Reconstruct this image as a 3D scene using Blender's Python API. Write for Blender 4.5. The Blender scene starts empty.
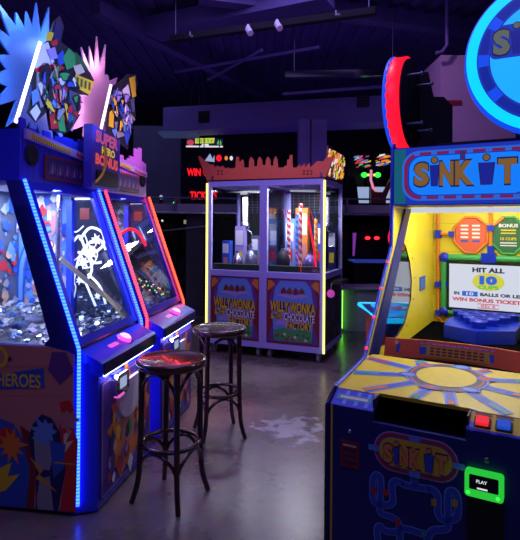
import bpy, bmesh, math, random
from mathutils import Matrix, Vector
random.seed(7)
scene = bpy.context.scene
COL = scene.collection
PI = math.pi

# ------------------------------------------------------------------ camera numbers
EYE = Vector((0, 0, 1.54)); FOC = 520.0; CX, CY = 260.0, 225.0; ROLL = 0.0065

def ray(x, y):
    a, b = x - CX, y - CY
    u, v = a + ROLL * b, b - ROLL * a
    return Vector((u / FOC, 1.0, -v / FOC))

def at(x, y, Y):                      # world point seen at photo position x,y at distance Y
    return EYE + ray(x, y) * Y

def at_z(x, y, z):                    # world point at height z
    r = ray(x, y)
    return EYE + r * ((z - EYE.z) / r.z)

# ------------------------------------------------------------------ materials
MATS = {}
def mat(name, col, rough=0.5, metal=0.0, emit=None, es=1.0, noise=0.0, nscale=30, bump=0.0, coat=0.0, spec=0.5):
    m = bpy.data.materials.new(name); m.use_nodes = True
    nt = m.node_tree; b = nt.nodes['Principled BSDF']
    b.inputs['Base Color'].default_value = (*col, 1)
    b.inputs['Roughness'].default_value = rough
    b.inputs['Metallic'].default_value = metal
    b.inputs['Coat Weight'].default_value = coat
    b.inputs['Specular IOR Level'].default_value = spec
    if emit:
        b.inputs['Emission Color'].default_value = (*emit, 1)
        b.inputs['Emission Strength'].default_value = es
    if noise or bump:
        tc = nt.nodes.new('ShaderNodeTexCoord')
        nz = nt.nodes.new('ShaderNodeTexNoise'); nz.inputs['Scale'].default_value = nscale; nz.inputs['Detail'].default_value = 5
        nt.links.new(tc.outputs['Object'], nz.inputs['Vector'])
        if noise:
            mx = nt.nodes.new('ShaderNodeMix'); mx.data_type = 'RGBA'
            mx.inputs['A'].default_value = (*[max(0, c * (1 - noise)) for c in col], 1)
            mx.inputs['B'].default_value = (*[min(1, c * (1 + noise)) for c in col], 1)
            nt.links.new(nz.outputs['Fac'], mx.inputs['Factor'])
            nt.links.new(mx.outputs['Result'], b.inputs['Base Color'])
        if bump:
            bp = nt.nodes.new('ShaderNodeBump'); bp.inputs['Strength'].default_value = bump; bp.inputs['Distance'].default_value = 0.01
            nt.links.new(nz.outputs['Fac'], bp.inputs['Height'])
            nt.links.new(bp.outputs['Normal'], b.inputs['Normal'])
    MATS[name] = m
    return m

def glass(name, tint=(1, 1, 1), base=0.035):
    m = bpy.data.materials.new(name); m.use_nodes = True
    nt = m.node_tree; nt.nodes.clear()
    out = nt.nodes.new('ShaderNodeOutputMaterial')
    tr = nt.nodes.new('ShaderNodeBsdfTransparent'); tr.inputs['Color'].default_value = (*tint, 1)
    gl = nt.nodes.new('ShaderNodeBsdfGlossy'); gl.inputs['Roughness'].default_value = 0.03
    lw = nt.nodes.new('ShaderNodeLayerWeight'); lw.inputs['Blend'].default_value = 0.5
    pw = nt.nodes.new('ShaderNodeMath'); pw.operation = 'POWER'; pw.inputs[1].default_value = 5
    ma = nt.nodes.new('ShaderNodeMath'); ma.operation = 'MULTIPLY_ADD'; ma.inputs[1].default_value = 0.7; ma.inputs[2].default_value = base
    nt.links.new(lw.outputs['Facing'], pw.inputs[0]); nt.links.new(pw.outputs[0], ma.inputs[0])
    mx = nt.nodes.new('ShaderNodeMixShader')
    nt.links.new(ma.outputs[0], mx.inputs[0]); nt.links.new(tr.outputs[0], mx.inputs[1]); nt.links.new(gl.outputs[0], mx.inputs[2])
    nt.links.new(mx.outputs[0], out.inputs[0])
    MATS[name] = m
    return m

def led(name, col, strength=1.0, freq=55.0, low=0.45):   # strip of small diodes under a clear sleeve
    m = mat(name, (0.02, 0.02, 0.02), 0.3, emit=col, es=strength)
    nt = m.node_tree; b = nt.nodes['Principled BSDF']
    tc = nt.nodes.new('ShaderNodeTexCoord'); sx = nt.nodes.new('ShaderNodeSeparateXYZ')
    nt.links.new(tc.outputs['Object'], sx.inputs[0])
    mu = nt.nodes.new('ShaderNodeMath'); mu.operation = 'MULTIPLY'; mu.inputs[1].default_value = freq * 2 * PI
    nt.links.new(sx.outputs['Z'], mu.inputs[0])
    si = nt.nodes.new('ShaderNodeMath'); si.operation = 'SINE'; nt.links.new(mu.outputs[0], si.inputs[0])
    mr = nt.nodes.new('ShaderNodeMapRange'); mr.inputs['From Min'].default_value = -1; mr.inputs['From Max'].default_value = 1
    mr.inputs['To Min'].default_value = low * strength; mr.inputs['To Max'].default_value = 1.5 * strength
    nt.links.new(si.outputs[0], mr.inputs['Value']); nt.links.new(mr.outputs[0], b.inputs['Emission Strength'])
    return m

def flat(name, col, rough=0.55, **k): return mat(name, col, rough, **k)

# paints
flat('letter_orange', (.95,.36,.08)); flat('door_violet', (0.08, 0.03, 0.30)); flat('black', (0.008, 0.008, 0.010), 0.45); flat('matte_black', (0.006, 0.006, 0.008), 0.85); flat('void_black', (0.002, 0.002, 0.003), 1.0, spec=0.0)
mat('gloss_black', (0.01, 0.008, 0.02), 0.12); mat('black_plastic', (0.012, 0.012, 0.016), 0.35, noise=0.2)
mat('blue_paint', (0.015, 0.03, 0.62), 0.30, noise=0.15, nscale=8)
mat('lip_paint', (0.006, 0.008, 0.06), 0.2); mat('blue_paint_lit', (0.03, 0.07, 1.0), 0.3); mat('navy_paint', (0.012, 0.016, 0.20), 0.42, noise=0.15, nscale=10)  # inner post blue: the cabinet blue, brightened to show it lit
mat('navy_vinyl', (0.010, 0.018, 0.17), 0.34, noise=0.15, nscale=10)
mat('blue_trim', (0.02, 0.05, 0.6), 0.35)
mat('silver', (0.75, 0.77, 0.82), 0.22, 1.0, noise=0.2)
mat('chrome', (0.85, 0.86, 0.9), 0.08, 1.0)
mat('token_silver', (0.62, 0.66, 0.80), 0.28, 0.9, noise=0.45, nscale=60)
mat('mirror_acrylic', (0.16, 0.19, 0.30), 0.06, 0.85)
mat('dark_wood', (0.030, 0.014, 0.011), 0.24, noise=0.4, nscale=14, coat=0.4)
mat('seat_wood', (0.055, 0.022, 0.015), 0.22, noise=0.4, nscale=10, coat=0.5)
mat('white_card', (0.8, 0.8, 0.85), 0.6)
mat('white_etch', (0.9, 0.92, 1.0), 0.5, emit=(0.75, 0.85, 1.0), es=0.55)
mat('lavender_frame', (0.44, 0.42, 0.98), 0.35, noise=0.1)
mat('red_cutout', (0.85, 0.15, 0.07), 0.45, noise=0.15)
mat('yellow_panel', (0.80, 0.66, 0.03), 0.42, noise=0.08, nscale=6)
mat('yellow_deck', (0.85, 0.66, 0.03), 0.38, noise=0.12)
mat('red_riser', (0.78, 0.13, 0.05), 0.45)
mat('blue_cup', (0.006, 0.03, 0.55), 0.35)
mat('white_plastic', (0.75, 0.75, 0.8), 0.35)
mat('grey_metal', (0.22, 0.22, 0.28), 0.35, 0.8)
mat('rubber', (0.04, 0.04, 0.045), 0.6)
mat('caster_grey', (0.25, 0.24, 0.28), 0.4)
mat('carpet_black', (0.004, 0.004, 0.005), 1.0, noise=0.5, nscale=120, bump=0.4, spec=0.0); mat('turf', (0.015, 0.03, 0.015), 0.95, noise=0.6, nscale=80)
# art inks
INK = {
 'ink_salmon': (0.60, 0.24, 0.22), 'ink_pink': (0.55, 0.22, 0.25), 'ink_red': (0.62, 0.03, 0.04), 'ink_maroon': (0.22, 0.02, 0.03),
 'ink_blue': (0.03, 0.10, 0.55), 'ink_sky': (0.14, 0.32, 0.80), 'ink_navy': (0.015, 0.02, 0.12), 'ink_purple': (0.14, 0.05, 0.28),
 'ink_lilac': (0.42, 0.33, 0.72), 'ink_yellow': (0.85, 0.62, 0.03), 'ink_gold': (0.62, 0.36, 0.06), 'ink_orange': (0.80, 0.24, 0.03),
 'ink_brown': (0.16, 0.07, 0.03), 'ink_green': (0.05, 0.40, 0.10), 'ink_darkgreen': (0.03, 0.16, 0.05), 'ink_grey': (0.30, 0.32, 0.38),
 'ink_dark': (0.02, 0.02, 0.028), 'ink_white': (0.82, 0.83, 0.86), 'ink_cream': (0.78, 0.68, 0.48), 'ink_teal': (0.03, 0.35, 0.38),
 'ink_skin': (0.62, 0.36, 0.25), 'ink_slate': (0.10, 0.12, 0.20)}
for k, c in INK.items(): flat(k, c, 0.45)
# lights
led('led_blue', (0.12, 0.52, 11.0)); led('led_red', (7.0, 0.14, 0.28)); led('led_orange', (7.0, 0.24, 0.10))
led('led_white', (2.2, 2.3, 3.2), 1.0, 70, 0.6); led('led_pinkwhite', (2.4, 1.7, 2.2), 1.0, 70, 0.6)
led('led_yellow', (1.5, 1.45, 0.32), 1.0, 60, 0.75)
def glow(name, col, s=1.0): return mat(name, (0.02, 0.02, 0.02), 0.3, emit=col, es=s)
glow('glow_white', (1.0, 1.0, 1.15), 1.6); glow('glow_coolwhite', (0.75, 0.85, 1.4), 7.0)
glow('glow_magenta', (2.2, 0.12, 1.2)); glow('glow_magenta_soft', (0.8, 0.10, 0.60)); glow('glow_pink', (1.3, 0.8, 1.2))
glow('glow_cyan', (0.0, 0.72, 1.5)); glow('glow_cyan_inner', (0.01, 0.42, 1.1)); glow('glow_blue', (0.005, 0.07, 0.85)); glow('glow_azure', (0.004, 0.20, 0.95))
glow('glow_navy', (0.004, 0.018, 0.30)); glow('glow_deep', (0.01, 0.03, 0.42))
glow('glow_red', (1.2, 0.008, 0.03)); glow('glow_redbright', (2.5, 0.05, 0.08)); glow('glow_redtext', (1.5, 0.01, 0.015)); glow('glow_green', (0.05, 1.6, 0.10))
glow('glow_greenframe', (0.02, 0.55, 0.04)); glow('glow_lime', (0.20, 1.1, 0.05), 4.0); glow('glow_screen', (0.62, 0.66, 0.78)); glow('glow_paper', (0.30, 0.38, 0.60))
glow('glow_s_black', (0.01, 0.01, 0.03)); glow('glow_s_blue', (0.02, 0.12, 0.62)); glow('glow_s_red', (0.55, 0.05, 0.08)); glow('glow_s_yellow', (0.62, 0.60, 0.05))
glow('glow_s_green', (0.10, 0.50, 0.10)); glow('glow_s_orange', (0.80, 0.25, 0.03)); glow('glow_s_white', (0.75, 0.75, 0.8)); glow('glow_s_sky', (0.06, 0.20, 0.65))
glow('dim_amber', (.28,.24,.12)); glow('glow_sg_pink', (.42,.07,.22)); glow('glow_sg_gold', (.55,.38,.05)); glow('glow_sg_red', (.60,.07,.07)); glow('glow_digits', (.30,.008,.02)); glow('glow_purple', (0.16, 0.03, 0.30)); glow('glow_floorblue', (0.01, 0.03, 0.22)); glow('glow_tube', (0.9, 0.95, 1.1), 2.0); glow('glow_tube_dim', (.3,.33,.4)); glow('glow_tube_soft', (0.55, 0.60, 0.72), 1.0)
glow('glow_yellowdot', (1.4, 0.9, 0.2)); glow('glow_redbutton', (0.85, 0.02, 0.02)); glow('glow_bluebutton', (0.01, 0.06, 0.5))
glass('glass_clear'); glass('glass_mirrorish', base=.25); glass('glass_smoke', (0.55, 0.55, 0.62)); glass('glass_dim', (0.8, 0.82, 0.88))

# ------------------------------------------------------------------ mesh builder
class Frame:                                    # a drawing plane inside a thing: origin O, axes U and V (thing's own coordinates)
    def __init__(s, M, O, U, V):
        s.M = M; s.O = Vector(O); s.U = Vector(U).normalized(); s.V = Vector(V).normalized(); s.N = s.U.cross(s.V)
    def p(s, u, v, n=0.0): return s.O + s.U * u + s.V * v + s.N * n
    def px(s, x, y):                            # photo position -> plane coordinates
        o = s.M @ s.O; n = (s.M.to_3x3() @ s.N); d = ray(x, y)
        t = (o - EYE).dot(n) / d.dot(n)
        q = s.M.inverted() @ (EYE + d * t) - s.O
        return (q.dot(s.U), q.dot(s.V))
    def pxs(s, pts): return [s.px(*q) for q in pts]

_TXT = {}
def text_mesh(txt, bold):
    k = (txt, bold)
    if k not in _TXT:
        cu = bpy.data.curves.new('t', 'FONT'); cu.body = txt; cu.offset = bold; cu.resolution_u = 3; cu.fill_mode = 'FRONT'
        ob = bpy.data.objects.new('t', cu); COL.objects.link(ob)
        dg = bpy.context.evaluated_depsgraph_get(); ev = ob.evaluated_get(dg); me = ev.to_mesh()
        vs = [tuple(v.co) for v in me.vertices]; fs = [tuple(p.vertices) for p in me.polygons]
        ev.to_mesh_clear(); bpy.data.objects.remove(ob); bpy.data.curves.remove(cu)
        xs = [v[0] for v in vs]; ys = [v[1] for v in vs]
        x0, x1, y0, y1 = min(xs), max(xs), min(ys), max(ys)
        vs = [((v[0] - x0) / (x1 - x0) - 0.5, (v[1] - y0) / (y1 - y0) - 0.5) for v in vs]
        _TXT[k] = (vs, fs)
    return _TXT[k]

class MB:
    def __init__(s): s.v = []; s.f = []; s.m = []; s.sm = []; s.mats = []
    def mi(s, m):
        if m not in s.mats: s.mats.append(m)
        return s.mats.index(m)
    def add(s, vs, fs, m, smooth=False):
        b = len(s.v); s.v += [tuple(v) for v in vs]; i = s.mi(m)
        for f in fs: s.f.append([b + k for k in f]); s.m.append(i); s.sm.append(smooth)
        return s
    def box(s, x0, y0, z0, x1, y1, z1, m):
        vs = [(x0,y0,z0),(x1,y0,z0),(x1,y1,z0),(x0,y1,z0),(x0,y0,z1),(x1,y0,z1),(x1,y1,z1),(x0,y1,z1)]
        return s.add(vs, [(3,2,1,0),(4,5,6,7),(0,1,5,4),(1,2,6,5),(2,3,7,6),(3,0,4,7)], m)
    def obox(s, c, ax, ay, az, m):              # oriented box by half axes
        c = Vector(c); ax, ay, az = Vector(ax), Vector(ay), Vector(az)
        vs = [c + ax*i + ay*j + az*k for k in (-1,1) for i, j in ((-1,-1),(1,-1),(1,1),(-1,1))]
        return s.add(vs, [(3,2,1,0),(4,5,6,7),(0,1,5,4),(1,2,6,5),(2,3,7,6),(3,0,4,7)], m)
    def bar(s, p, q, w, h, m, up=(0,0,1)):
        p, q = Vector(p), Vector(q); d = (q - p); L = d.length; d.normalize()
        a = d.cross(Vector(up));
        if a.length < 1e-4: a = d.cross(Vector((1,0,0)))
        a.normalize(); b = a.cross(d)
        return s.obox((p + q) / 2, d * L / 2, a * w / 2, b * h / 2, m)
    def prism(s, pts, fr, n0, n1, m, msides=None):   # polygon in a frame, between two offsets along its normal
        n = len(pts)
        vs = [fr.p(u, v, n0) for u, v in pts] + [fr.p(u, v, n1) for u, v in pts]
        s.add(vs, [tuple(range(n - 1, -1, -1)), tuple(range(n, 2 * n))], m)
        return s.add(vs, [(i, (i + 1) % n, n + (i + 1) % n, n + i) for i in range(n)], msides or m)
    def poly(s, pts, fr, m, off=0.001):
        return s.add([fr.p(u, v, off) for u, v in pts], [tuple(range(len(pts)))], m)
    def rect(s, fr, u0, v0, u1, v1, m, off=0.001): return s.poly([(u0,v0),(u1,v0),(u1,v1),(u0,v1)], fr, m, off)
    def rrect(s, fr, u0, v0, u1, v1, r, m, off=0.001, depth=None):
        pts = rr(u0, v0, u1, v1, r)
        return s.poly(pts, fr, m, off) if depth is None else s.prism(pts, fr, off, off + depth, m)
    def disc(s, fr, u, v, ru, rv, m, off=0.001, n=28):
        return s.poly([(u + ru * math.cos(2*PI*i/n), v + rv * math.sin(2*PI*i/n)) for i in range(n)], fr, m, off)
    def ring(s, fr, u, v, r0, r1, m, off=0.001, n=40, a0=0, a1=2*PI):
        vs = []; fs = []
        for i in range(n + 1):
            a = a0 + (a1 - a0) * i / n
            vs += [fr.p(u + r0*math.cos(a), v + r0*math.sin(a), off), fr.p(u + r1*math.cos(a), v + r1*math.sin(a), off)]
        for i in range(n): fs.append((2*i, 2*i+1, 2*i+3, 2*i+2))
        return s.add(vs, fs, m)
    def stroke(s, pts, fr, w, m, off=0.001, closed=False):
        P = [Vector(q) for q in pts]; n = len(P); vs = []
        for i in range(n):
            a = P[i-1] if (i > 0 or closed) else P[i]; b = P[(i+1) % n] if (i < n-1 or closed) else P[i]
            d = (b - a)
            d = d.normalized() if d.length > 1e-9 else Vector((1, 0))
            k = Vector((-d.y, d.x)) * (w / 2)
            vs += [fr.p(*(P[i] + k), off), fr.p(*(P[i] - k), off)]
        fs = [(2*i, 2*i+1, 2*((i+1) % n)+1, 2*((i+1) % n)) for i in range(n if closed else n - 1)]
        return s.add(vs, fs, m)
    def text(s, txt, fr, u, v, w, h, m, off=0.002, bold=0.03, rot=0.0):
        vs, fs = text_mesh(txt, bold); c, sn = math.cos(rot), math.sin(rot)
        out = []
        for x, y in vs:
            a, b = x * w, y * h
            out.append(fr.p(u + a*c - b*sn, v + a*sn + b*c, off))
        return s.add(out, fs, m)
    def text_px(s, txt, fr, x0, y0, x1, y1, m, off=0.002, bold=0.03):   # text filling the photo box (left x0, right x1 at mid height)
        ym = (y0 + y1) / 2; xm = (x0 + x1) / 2
        a = fr.px(x0, ym); b = fr.px(x1, ym); t = fr.px(xm, y0); d = fr.px(xm, y1)
        u, v = (a[0] + b[0]) / 2, (t[1] + d[1]) / 2
        return s.text(txt, fr, u, v, b[0] - a[0], t[1] - d[1], m, off, bold)
    def tube(s, path, r, m, n=10, closed=False, cap=True):
        P = [Vector(p) for p in path]; k = len(P); rs = r if isinstance(r, (list, tuple)) else [r] * k
        vs = []; prev = None
        for i in range(k):
            a = P[i-1] if (i > 0 or closed) else P[i]; b = P[(i+1) % k] if (i < k-1 or closed) else P[i]
            d = (b - a).normalized()
            if prev is None:
                x = d.cross(Vector((0,0,1)));
                if x.length < 1e-3: x = d.cross(Vector((1,0,0)))
            else: x = prev - d * prev.dot(d)
            x.normalize(); prev = x; y = d.cross(x)
            for j in range(n):
                t = 2*PI*j/n; vs.append(P[i] + (x*math.cos(t) + y*math.sin(t)) * rs[i])
        fs = []
        for i in range(k if closed else k - 1):
            i2 = (i + 1) % k
            for j in range(n): fs.append((i*n+j, i*n+(j+1) % n, i2*n+(j+1) % n, i2*n+j))
        s.add(vs, fs, m, True)
        if cap and not closed:
            s.add(vs[:n], [tuple(range(n-1, -1, -1))], m); s.add(vs[-n:], [tuple(range(n))], m)
        return s
    def lathe(s, c, prof, m, n=32, axis='z'):    # prof: (radius, height) pairs about a centre
        c = Vector(c); vs = []; fs = []
        for r, h in prof:
            for j in range(n):
                t = 2*PI*j/n; a, b = r*math.cos(t), r*math.sin(t)
                vs.append(c + (Vector((a, b, h)) if axis == 'z' else Vector((a, h, b)) if axis == 'y' else Vector((h, a, b))))
        for i in range(len(prof) - 1):
            for j in range(n): fs.append((i*n+j, i*n+(j+1) % n, (i+1)*n+(j+1) % n, (i+1)*n+j))
        s.add(vs, fs, m, True)
        s.add(vs[:n], [tuple(range(n-1, -1, -1))], m); s.add(vs[-n:], [tuple(range(n))], m)
        return s
    def ball(s, c, rx, ry, rz, m, n=16, k=10):
        c = Vector(c); vs = []; fs = []
        for i in range(k + 1):
            a = -PI/2 + PI*i/k
            for j in range(n):
                t = 2*PI*j/n
                vs.append(c + Vector((rx*math.cos(a)*math.cos(t), ry*math.cos(a)*math.sin(t), rz*math.sin(a))))
        for i in range(k):
            for j in range(n): fs.append((i*n+j, i*n+(j+1) % n, (i+1)*n+(j+1) % n, (i+1)*n+j))
        return s.add(vs, fs, m, True)
    def build(s, name, parent=None, bevel=0.0, recalc=False):
        me = bpy.data.meshes.new(name); me.from_pydata(s.v, [], s.f)
        for m in s.mats: me.materials.append(MATS[m])
        me.polygons.foreach_set('material_index', s.m); me.polygons.foreach_set('use_smooth', s.sm)
        if recalc:
            bm = bmesh.new(); bm.from_mesh(me); bmesh.ops.remove_doubles(bm, verts=bm.verts, dist=1e-6)
            bmesh.ops.recalc_face_normals(bm, faces=bm.faces); bm.to_mesh(me); bm.free()
        me.update()
        o = bpy.data.objects.new(name, me); COL.objects.link(o)
        if parent: o.parent = parent
        if bevel:
            b = o.modifiers.new('b', 'BEVEL'); b.width = bevel; b.segments = 2; b.limit_method = 'ANGLE'; b.angle_limit = 0.9
        return o

def rr(u0, v0, u1, v1, r, k=5):
    pts = []
    for cu, cv, a in ((u1-r, v1-r, 0), (u0+r, v1-r, PI/2), (u0+r, v0+r, PI), (u1-r, v0+r, 1.5*PI)):
        for i in range(k + 1):
            t = a + PI/2*i/k; pts.append((cu + r*math.cos(t), cv + r*math.sin(t)))
    return pts

def wavy(pts, k=4):                              # Catmull-Rom smoothing of an open 2-D or 3-D path
    P = [Vector(p) for p in pts]; out = []
    for i in range(len(P) - 1):
        a, b, c, d = P[max(i-1, 0)], P[i], P[i+1], P[min(i+2, len(P)-1)]
        for j in range(k):
            t = j / k
            out.append(0.5 * ((2*b) + (c-a)*t + (2*a-5*b+4*c-d)*t*t + (3*b-a-3*c+d)*t**3))
    out.append(P[-1]); return out

def thing(name, label, cat, M=None, group=None):
    o = bpy.data.objects.new(name, None); COL.objects.link(o); o.empty_display_size = 0.1
    if M is not None: o.matrix_world = M
    o['label'] = label; o['category'] = cat
    if group: o['group'] = group
    return o
def tag(o, label, cat, group=None, kind=None):
    o['label'] = label; o['category'] = cat
    if group: o['group'] = group
    if kind: o['kind'] = kind
    return o
def struct(mb, name, label=None):
    o = mb.build(name); o['kind'] = 'structure'
    if label: o['label'] = label
    return o
def L(o, label): o['label'] = label; return o
def place(x, y, z, ang): return Matrix.Translation((x, y, z)) @ Matrix.Rotation(ang, 4, 'Z')
def own_root(mb, name, label, cat, base, group=None, kind=None):   # a thing that is a single mesh, its origin moved to its base
    base = Vector(base); mb.v = [tuple(Vector(v) - base) for v in mb.v]
    o = mb.build(name); o.location = base; tag(o, label, cat, group, kind); return o
ID = Matrix.Identity(4)

# ------------------------------------------------------------------ room
def floor_mat():
    m = bpy.data.materials.new('polished_concrete'); m.use_nodes = True; nt = m.node_tree; b = nt.nodes['Principled BSDF']; N = nt.nodes.new; K = nt.links.new
    tc = N('ShaderNodeTexCoord')
    n1 = N('ShaderNodeTexNoise'); n1.inputs['Scale'].default_value = 0.9; n1.inputs['Detail'].default_value = 8; n1.inputs['Roughness'].default_value = 0.65
    n2 = N('ShaderNodeTexNoise'); n2.inputs['Scale'].default_value = 16; n2.inputs['Detail'].default_value = 6
    K(tc.outputs['Object'], n1.inputs[0]); K(tc.outputs['Object'], n2.inputs[0])
    r1 = N('ShaderNodeValToRGB'); r1.color_ramp.elements[0].position = 0.32; r1.color_ramp.elements[0].color = (0.13, 0.095, 0.09, 1)
    r1.color_ramp.elements[1].position = 0.68; r1.color_ramp.elements[1].color = (0.36, 0.29, 0.27, 1); K(n1.outputs['Fac'], r1.inputs[0])
    mx = N('ShaderNodeMix'); mx.data_type = 'RGBA'; mx.blend_type = 'MULTIPLY'; mx.inputs['Factor'].default_value = 0.7
    K(r1.outputs[0], mx.inputs['A']); K(n2.outputs['Color'], mx.inputs['B'])
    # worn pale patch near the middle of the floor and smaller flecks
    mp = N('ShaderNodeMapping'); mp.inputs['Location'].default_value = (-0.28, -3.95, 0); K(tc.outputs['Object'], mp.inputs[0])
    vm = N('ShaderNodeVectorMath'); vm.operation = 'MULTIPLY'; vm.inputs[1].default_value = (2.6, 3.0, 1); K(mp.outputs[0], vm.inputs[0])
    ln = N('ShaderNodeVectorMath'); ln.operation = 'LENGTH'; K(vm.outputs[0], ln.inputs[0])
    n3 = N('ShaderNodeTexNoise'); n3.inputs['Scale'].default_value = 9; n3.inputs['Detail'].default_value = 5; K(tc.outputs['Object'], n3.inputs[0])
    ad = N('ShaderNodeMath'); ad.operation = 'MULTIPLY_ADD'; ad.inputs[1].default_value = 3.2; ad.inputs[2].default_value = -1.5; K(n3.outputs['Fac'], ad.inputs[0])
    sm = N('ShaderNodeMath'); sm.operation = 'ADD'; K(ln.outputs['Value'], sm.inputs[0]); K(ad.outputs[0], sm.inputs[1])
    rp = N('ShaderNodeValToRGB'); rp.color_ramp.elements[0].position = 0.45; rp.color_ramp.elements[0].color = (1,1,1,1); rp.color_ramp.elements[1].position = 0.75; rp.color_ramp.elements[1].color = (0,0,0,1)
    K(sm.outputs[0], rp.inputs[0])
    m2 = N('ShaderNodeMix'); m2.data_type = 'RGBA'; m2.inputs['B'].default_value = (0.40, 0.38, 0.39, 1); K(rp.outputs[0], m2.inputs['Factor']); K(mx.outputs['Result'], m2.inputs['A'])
    K(m2.outputs['Result'], b.inputs['Base Color'])
    mr = N('ShaderNodeMapRange'); mr.inputs['To Min'].default_value = 0.16; mr.inputs['To Max'].default_value = 0.40; K(n1.outputs['Fac'], mr.inputs[0]); K(mr.outputs[0], b.inputs['Roughness'])
    MATS['concrete'] = m
floor_mat()
mat('ceiling_deck', (0.12, 0.09, 0.26), 0.7, noise=0.3, nscale=3)
mat('wall_dark', (0.06, 0.055, 0.08), 0.8, noise=0.3, nscale=4)
mat('wall_grey', (0.12, 0.13, 0.17), 0.75, noise=0.2, nscale=3)
mat('pillar_paint', (0.42, 0.30, 0.42), 0.7, noise=0.12, nscale=3)
mat('duct_paint', (0.20, 0.15, 0.38), 0.55, noise=0.15, nscale=3)
mat('beam_paint', (0.12, 0.09, 0.26), 0.6, noise=0.2, nscale=3)
mat('slab_grey', (0.42, 0.40, 0.50), 0.6, noise=0.2)

HC = 4.4
struct(MB().box(-6, -3, -0.1, 6, 13, 0, 'concrete'), 'floor', 'polished grey concrete floor with pale worn patches')
c = MB().box(-6, -3, HC, 6, 13, HC + 0.1, 'ceiling_deck')
for i in range(46):                              # ribs of the metal deck
    x = -5.9 + i * 0.26; c.box(x, -3, HC - 0.04, x + 0.11, 13, HC + 0.01, 'ceiling_deck')
struct(c, 'ceiling', 'dark indigo ribbed metal ceiling deck')
struct(MB().box(-6, 12.9, 0, 6, 13.0, HC, 'wall_dark'), 'wall_back')
struct(MB().box(-6.1, -3, 0, -6, 13, HC, 'wall_dark'), 'wall_left')
struct(MB().box(6, -3, 0, 6.1, 13, HC, 'wall_dark'), 'wall_right')
p0, p1 = at(441, 55, 6.2), at(490, 55, 6.2)
struct(MB().box(p0.x, 6.2, 0, p1.x + 0.6, 6.9, p0.z, 'pillar_paint').box(p0.x - .004, 6.19, 2.98, p0.x + 0.25, 6.2, 3.04, 'ink_maroon'), 'wall_column', 'mauve painted column behind the ring sign')
p0, p1 = at(299, 165, 7.9), at(327, 128, 7.9)
struct(MB().box(p0.x, 7.9, 0, p1.x, 8.3, 3.15, 'duct_paint').box(p0.x + .16, 7.89, 1.9, p0.x + .19, 7.9, 3.15, 'wall_dark'), 'wall_column', 'square purple column rising behind the claw machines')
# beams and duct under the ceiling
def zbar(name, x0, y0, x1, y1, z, w, h, m): struct(MB().bar(at_z(x0, y0, z), at_z(x1, y1, z), w, h, m), name)
zbar('trim_1', 150, 30, 330, -6, 4.15, 0.34, 0.22, 'beam_paint')
zbar('trim_2', 95, 8, 262, 92, 4.1, 0.16, 0.16, 'beam_paint')
zbar('trim_3', 200, -6, 480, 30, 4.2, 0.18, 0.18, 'beam_paint')
a, b = at_z(163, 131, 3.2), at_z(398, 121, 3.2); d = (b - a).normalized(); nrm = Vector((-d.y, d.x, 0))
duct = thing('air_duct', 'long boxy purple air duct below the ceiling at the back', 'duct', Matrix.Translation(a))
MB().obox((b - a)/2 + Vector((0,0,.21)) + nrm*.3, (b - a)/2, nrm*.3, (0,0,.21), 'duct_paint').build('duct_box', duct)
fd = Frame(Matrix.Translation(a), (0,0,0), d, (0,0,1))
for (x, y) in ((204, 117), (363, 101)):
    u, v = fd.px(x, y); g = MB(); g.rrect(fd, u-.10, v-.10, u+.10, v+.10, .01, 'matte_black', 0.002, 0.012)
    for k in range(4): g.rrect(fd, u-.09, v-.08+k*.045, u+.09, v-.06+k*.045, .004, 'black', 0.014, 0.006)
    g.build('vent', duct)
def zpipe(pts, z, r, label, m='beam_paint'):
    P = [at_z(x, y, z) for x, y in pts]
    mb = MB().tube(P, r, m, 10)
    own_root(mb, 'ceiling_pipe', label, 'pipe', P[0], 'conduits under the ceiling')
zpipe([(175, 72), (320, 47)], 3.75, 0.022, 'long pale conduit running just below the black track bar')
zpipe([(208, 80), (262, 50)], 3.7, 0.02, 'short slanting pipe beside the middle ceiling beam')
zpipe([(283, 94), (388, 86)], 3.35, 0.022, 'pale conduit along the top of the air duct')
mb = MB(); P = [at(447, -10, 6.0), at(447, 45, 6.0), at(442, 52, 6.0), at(436, 53, 6.0)]
own_root(mb.tube(P, 0.022, 'beam_paint', 10), 'ceiling_pipe', 'thin vertical conduit dropping from the ceiling beside the mauve column', 'pipe', P[0], 'conduits under the ceiling')
# track light bars
A, B = at_z(172, 39, 3.75), at_z(376, 11, 3.75)
tr = thing('track_light', 'long black track light bar with two small white spot heads', 'track light', Matrix.Translation(A))
MB().bar((0,0,0), B - A, 0.09, 0.07, 'matte_black').build('track_rail', tr)
for s in (0.02, 0.97):
    q = (B - A) * s; MB().tube([q + Vector((0,0,.05)), (q.x, q.y, HC - 3.75)], 0.006, 'grey_metal', 6).build('hanger', tr)
for x, y in ((248, 29), (277, 24), (336, 15), (190, 36)):
    q = at_z(x, y, 3.69) - A; h = MB(); big = x in (248, 277)
    h.tube([q + Vector((0, 0, .05)), q, q + Vector((.03, -.06, -.07 if big else -.02))], [.012, .034, .034] if big else [.008, .012, .012], 'white_plastic' if big else 'caster_grey', 12)
    h.build('spot_head', tr)
A, B = at_z(285, 75, 3.45), at_z(402, 73, 3.45)
tr2 = thing('track_light', 'lower black track bar with a glossy purple sheen by the red ring', 'track light', Matrix.Translation(A))
MB().bar((0,0,0), B - A, 0.10, 0.08, 'gloss_black').build('track_rail', tr2)
for s in (0.08, 0.92):
    q = (B - A) * s; MB().tube([q, (q.x, q.y, HC - 3.45)], 0.006, 'grey_metal', 6).build('hanger', tr2)

# ------------------------------------------------------------------ coin pusher machines
ANG = math.atan2(0.987, 0.16); W = 0.855
MA = place(-0.9565, 2.733, 0, ANG); MBm = MA @ Matrix.Translation((0.945, 0, 0))
LO, HI = Vector((0, 0, 0.876)), Vector((0, 0.322, 1.772))

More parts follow.
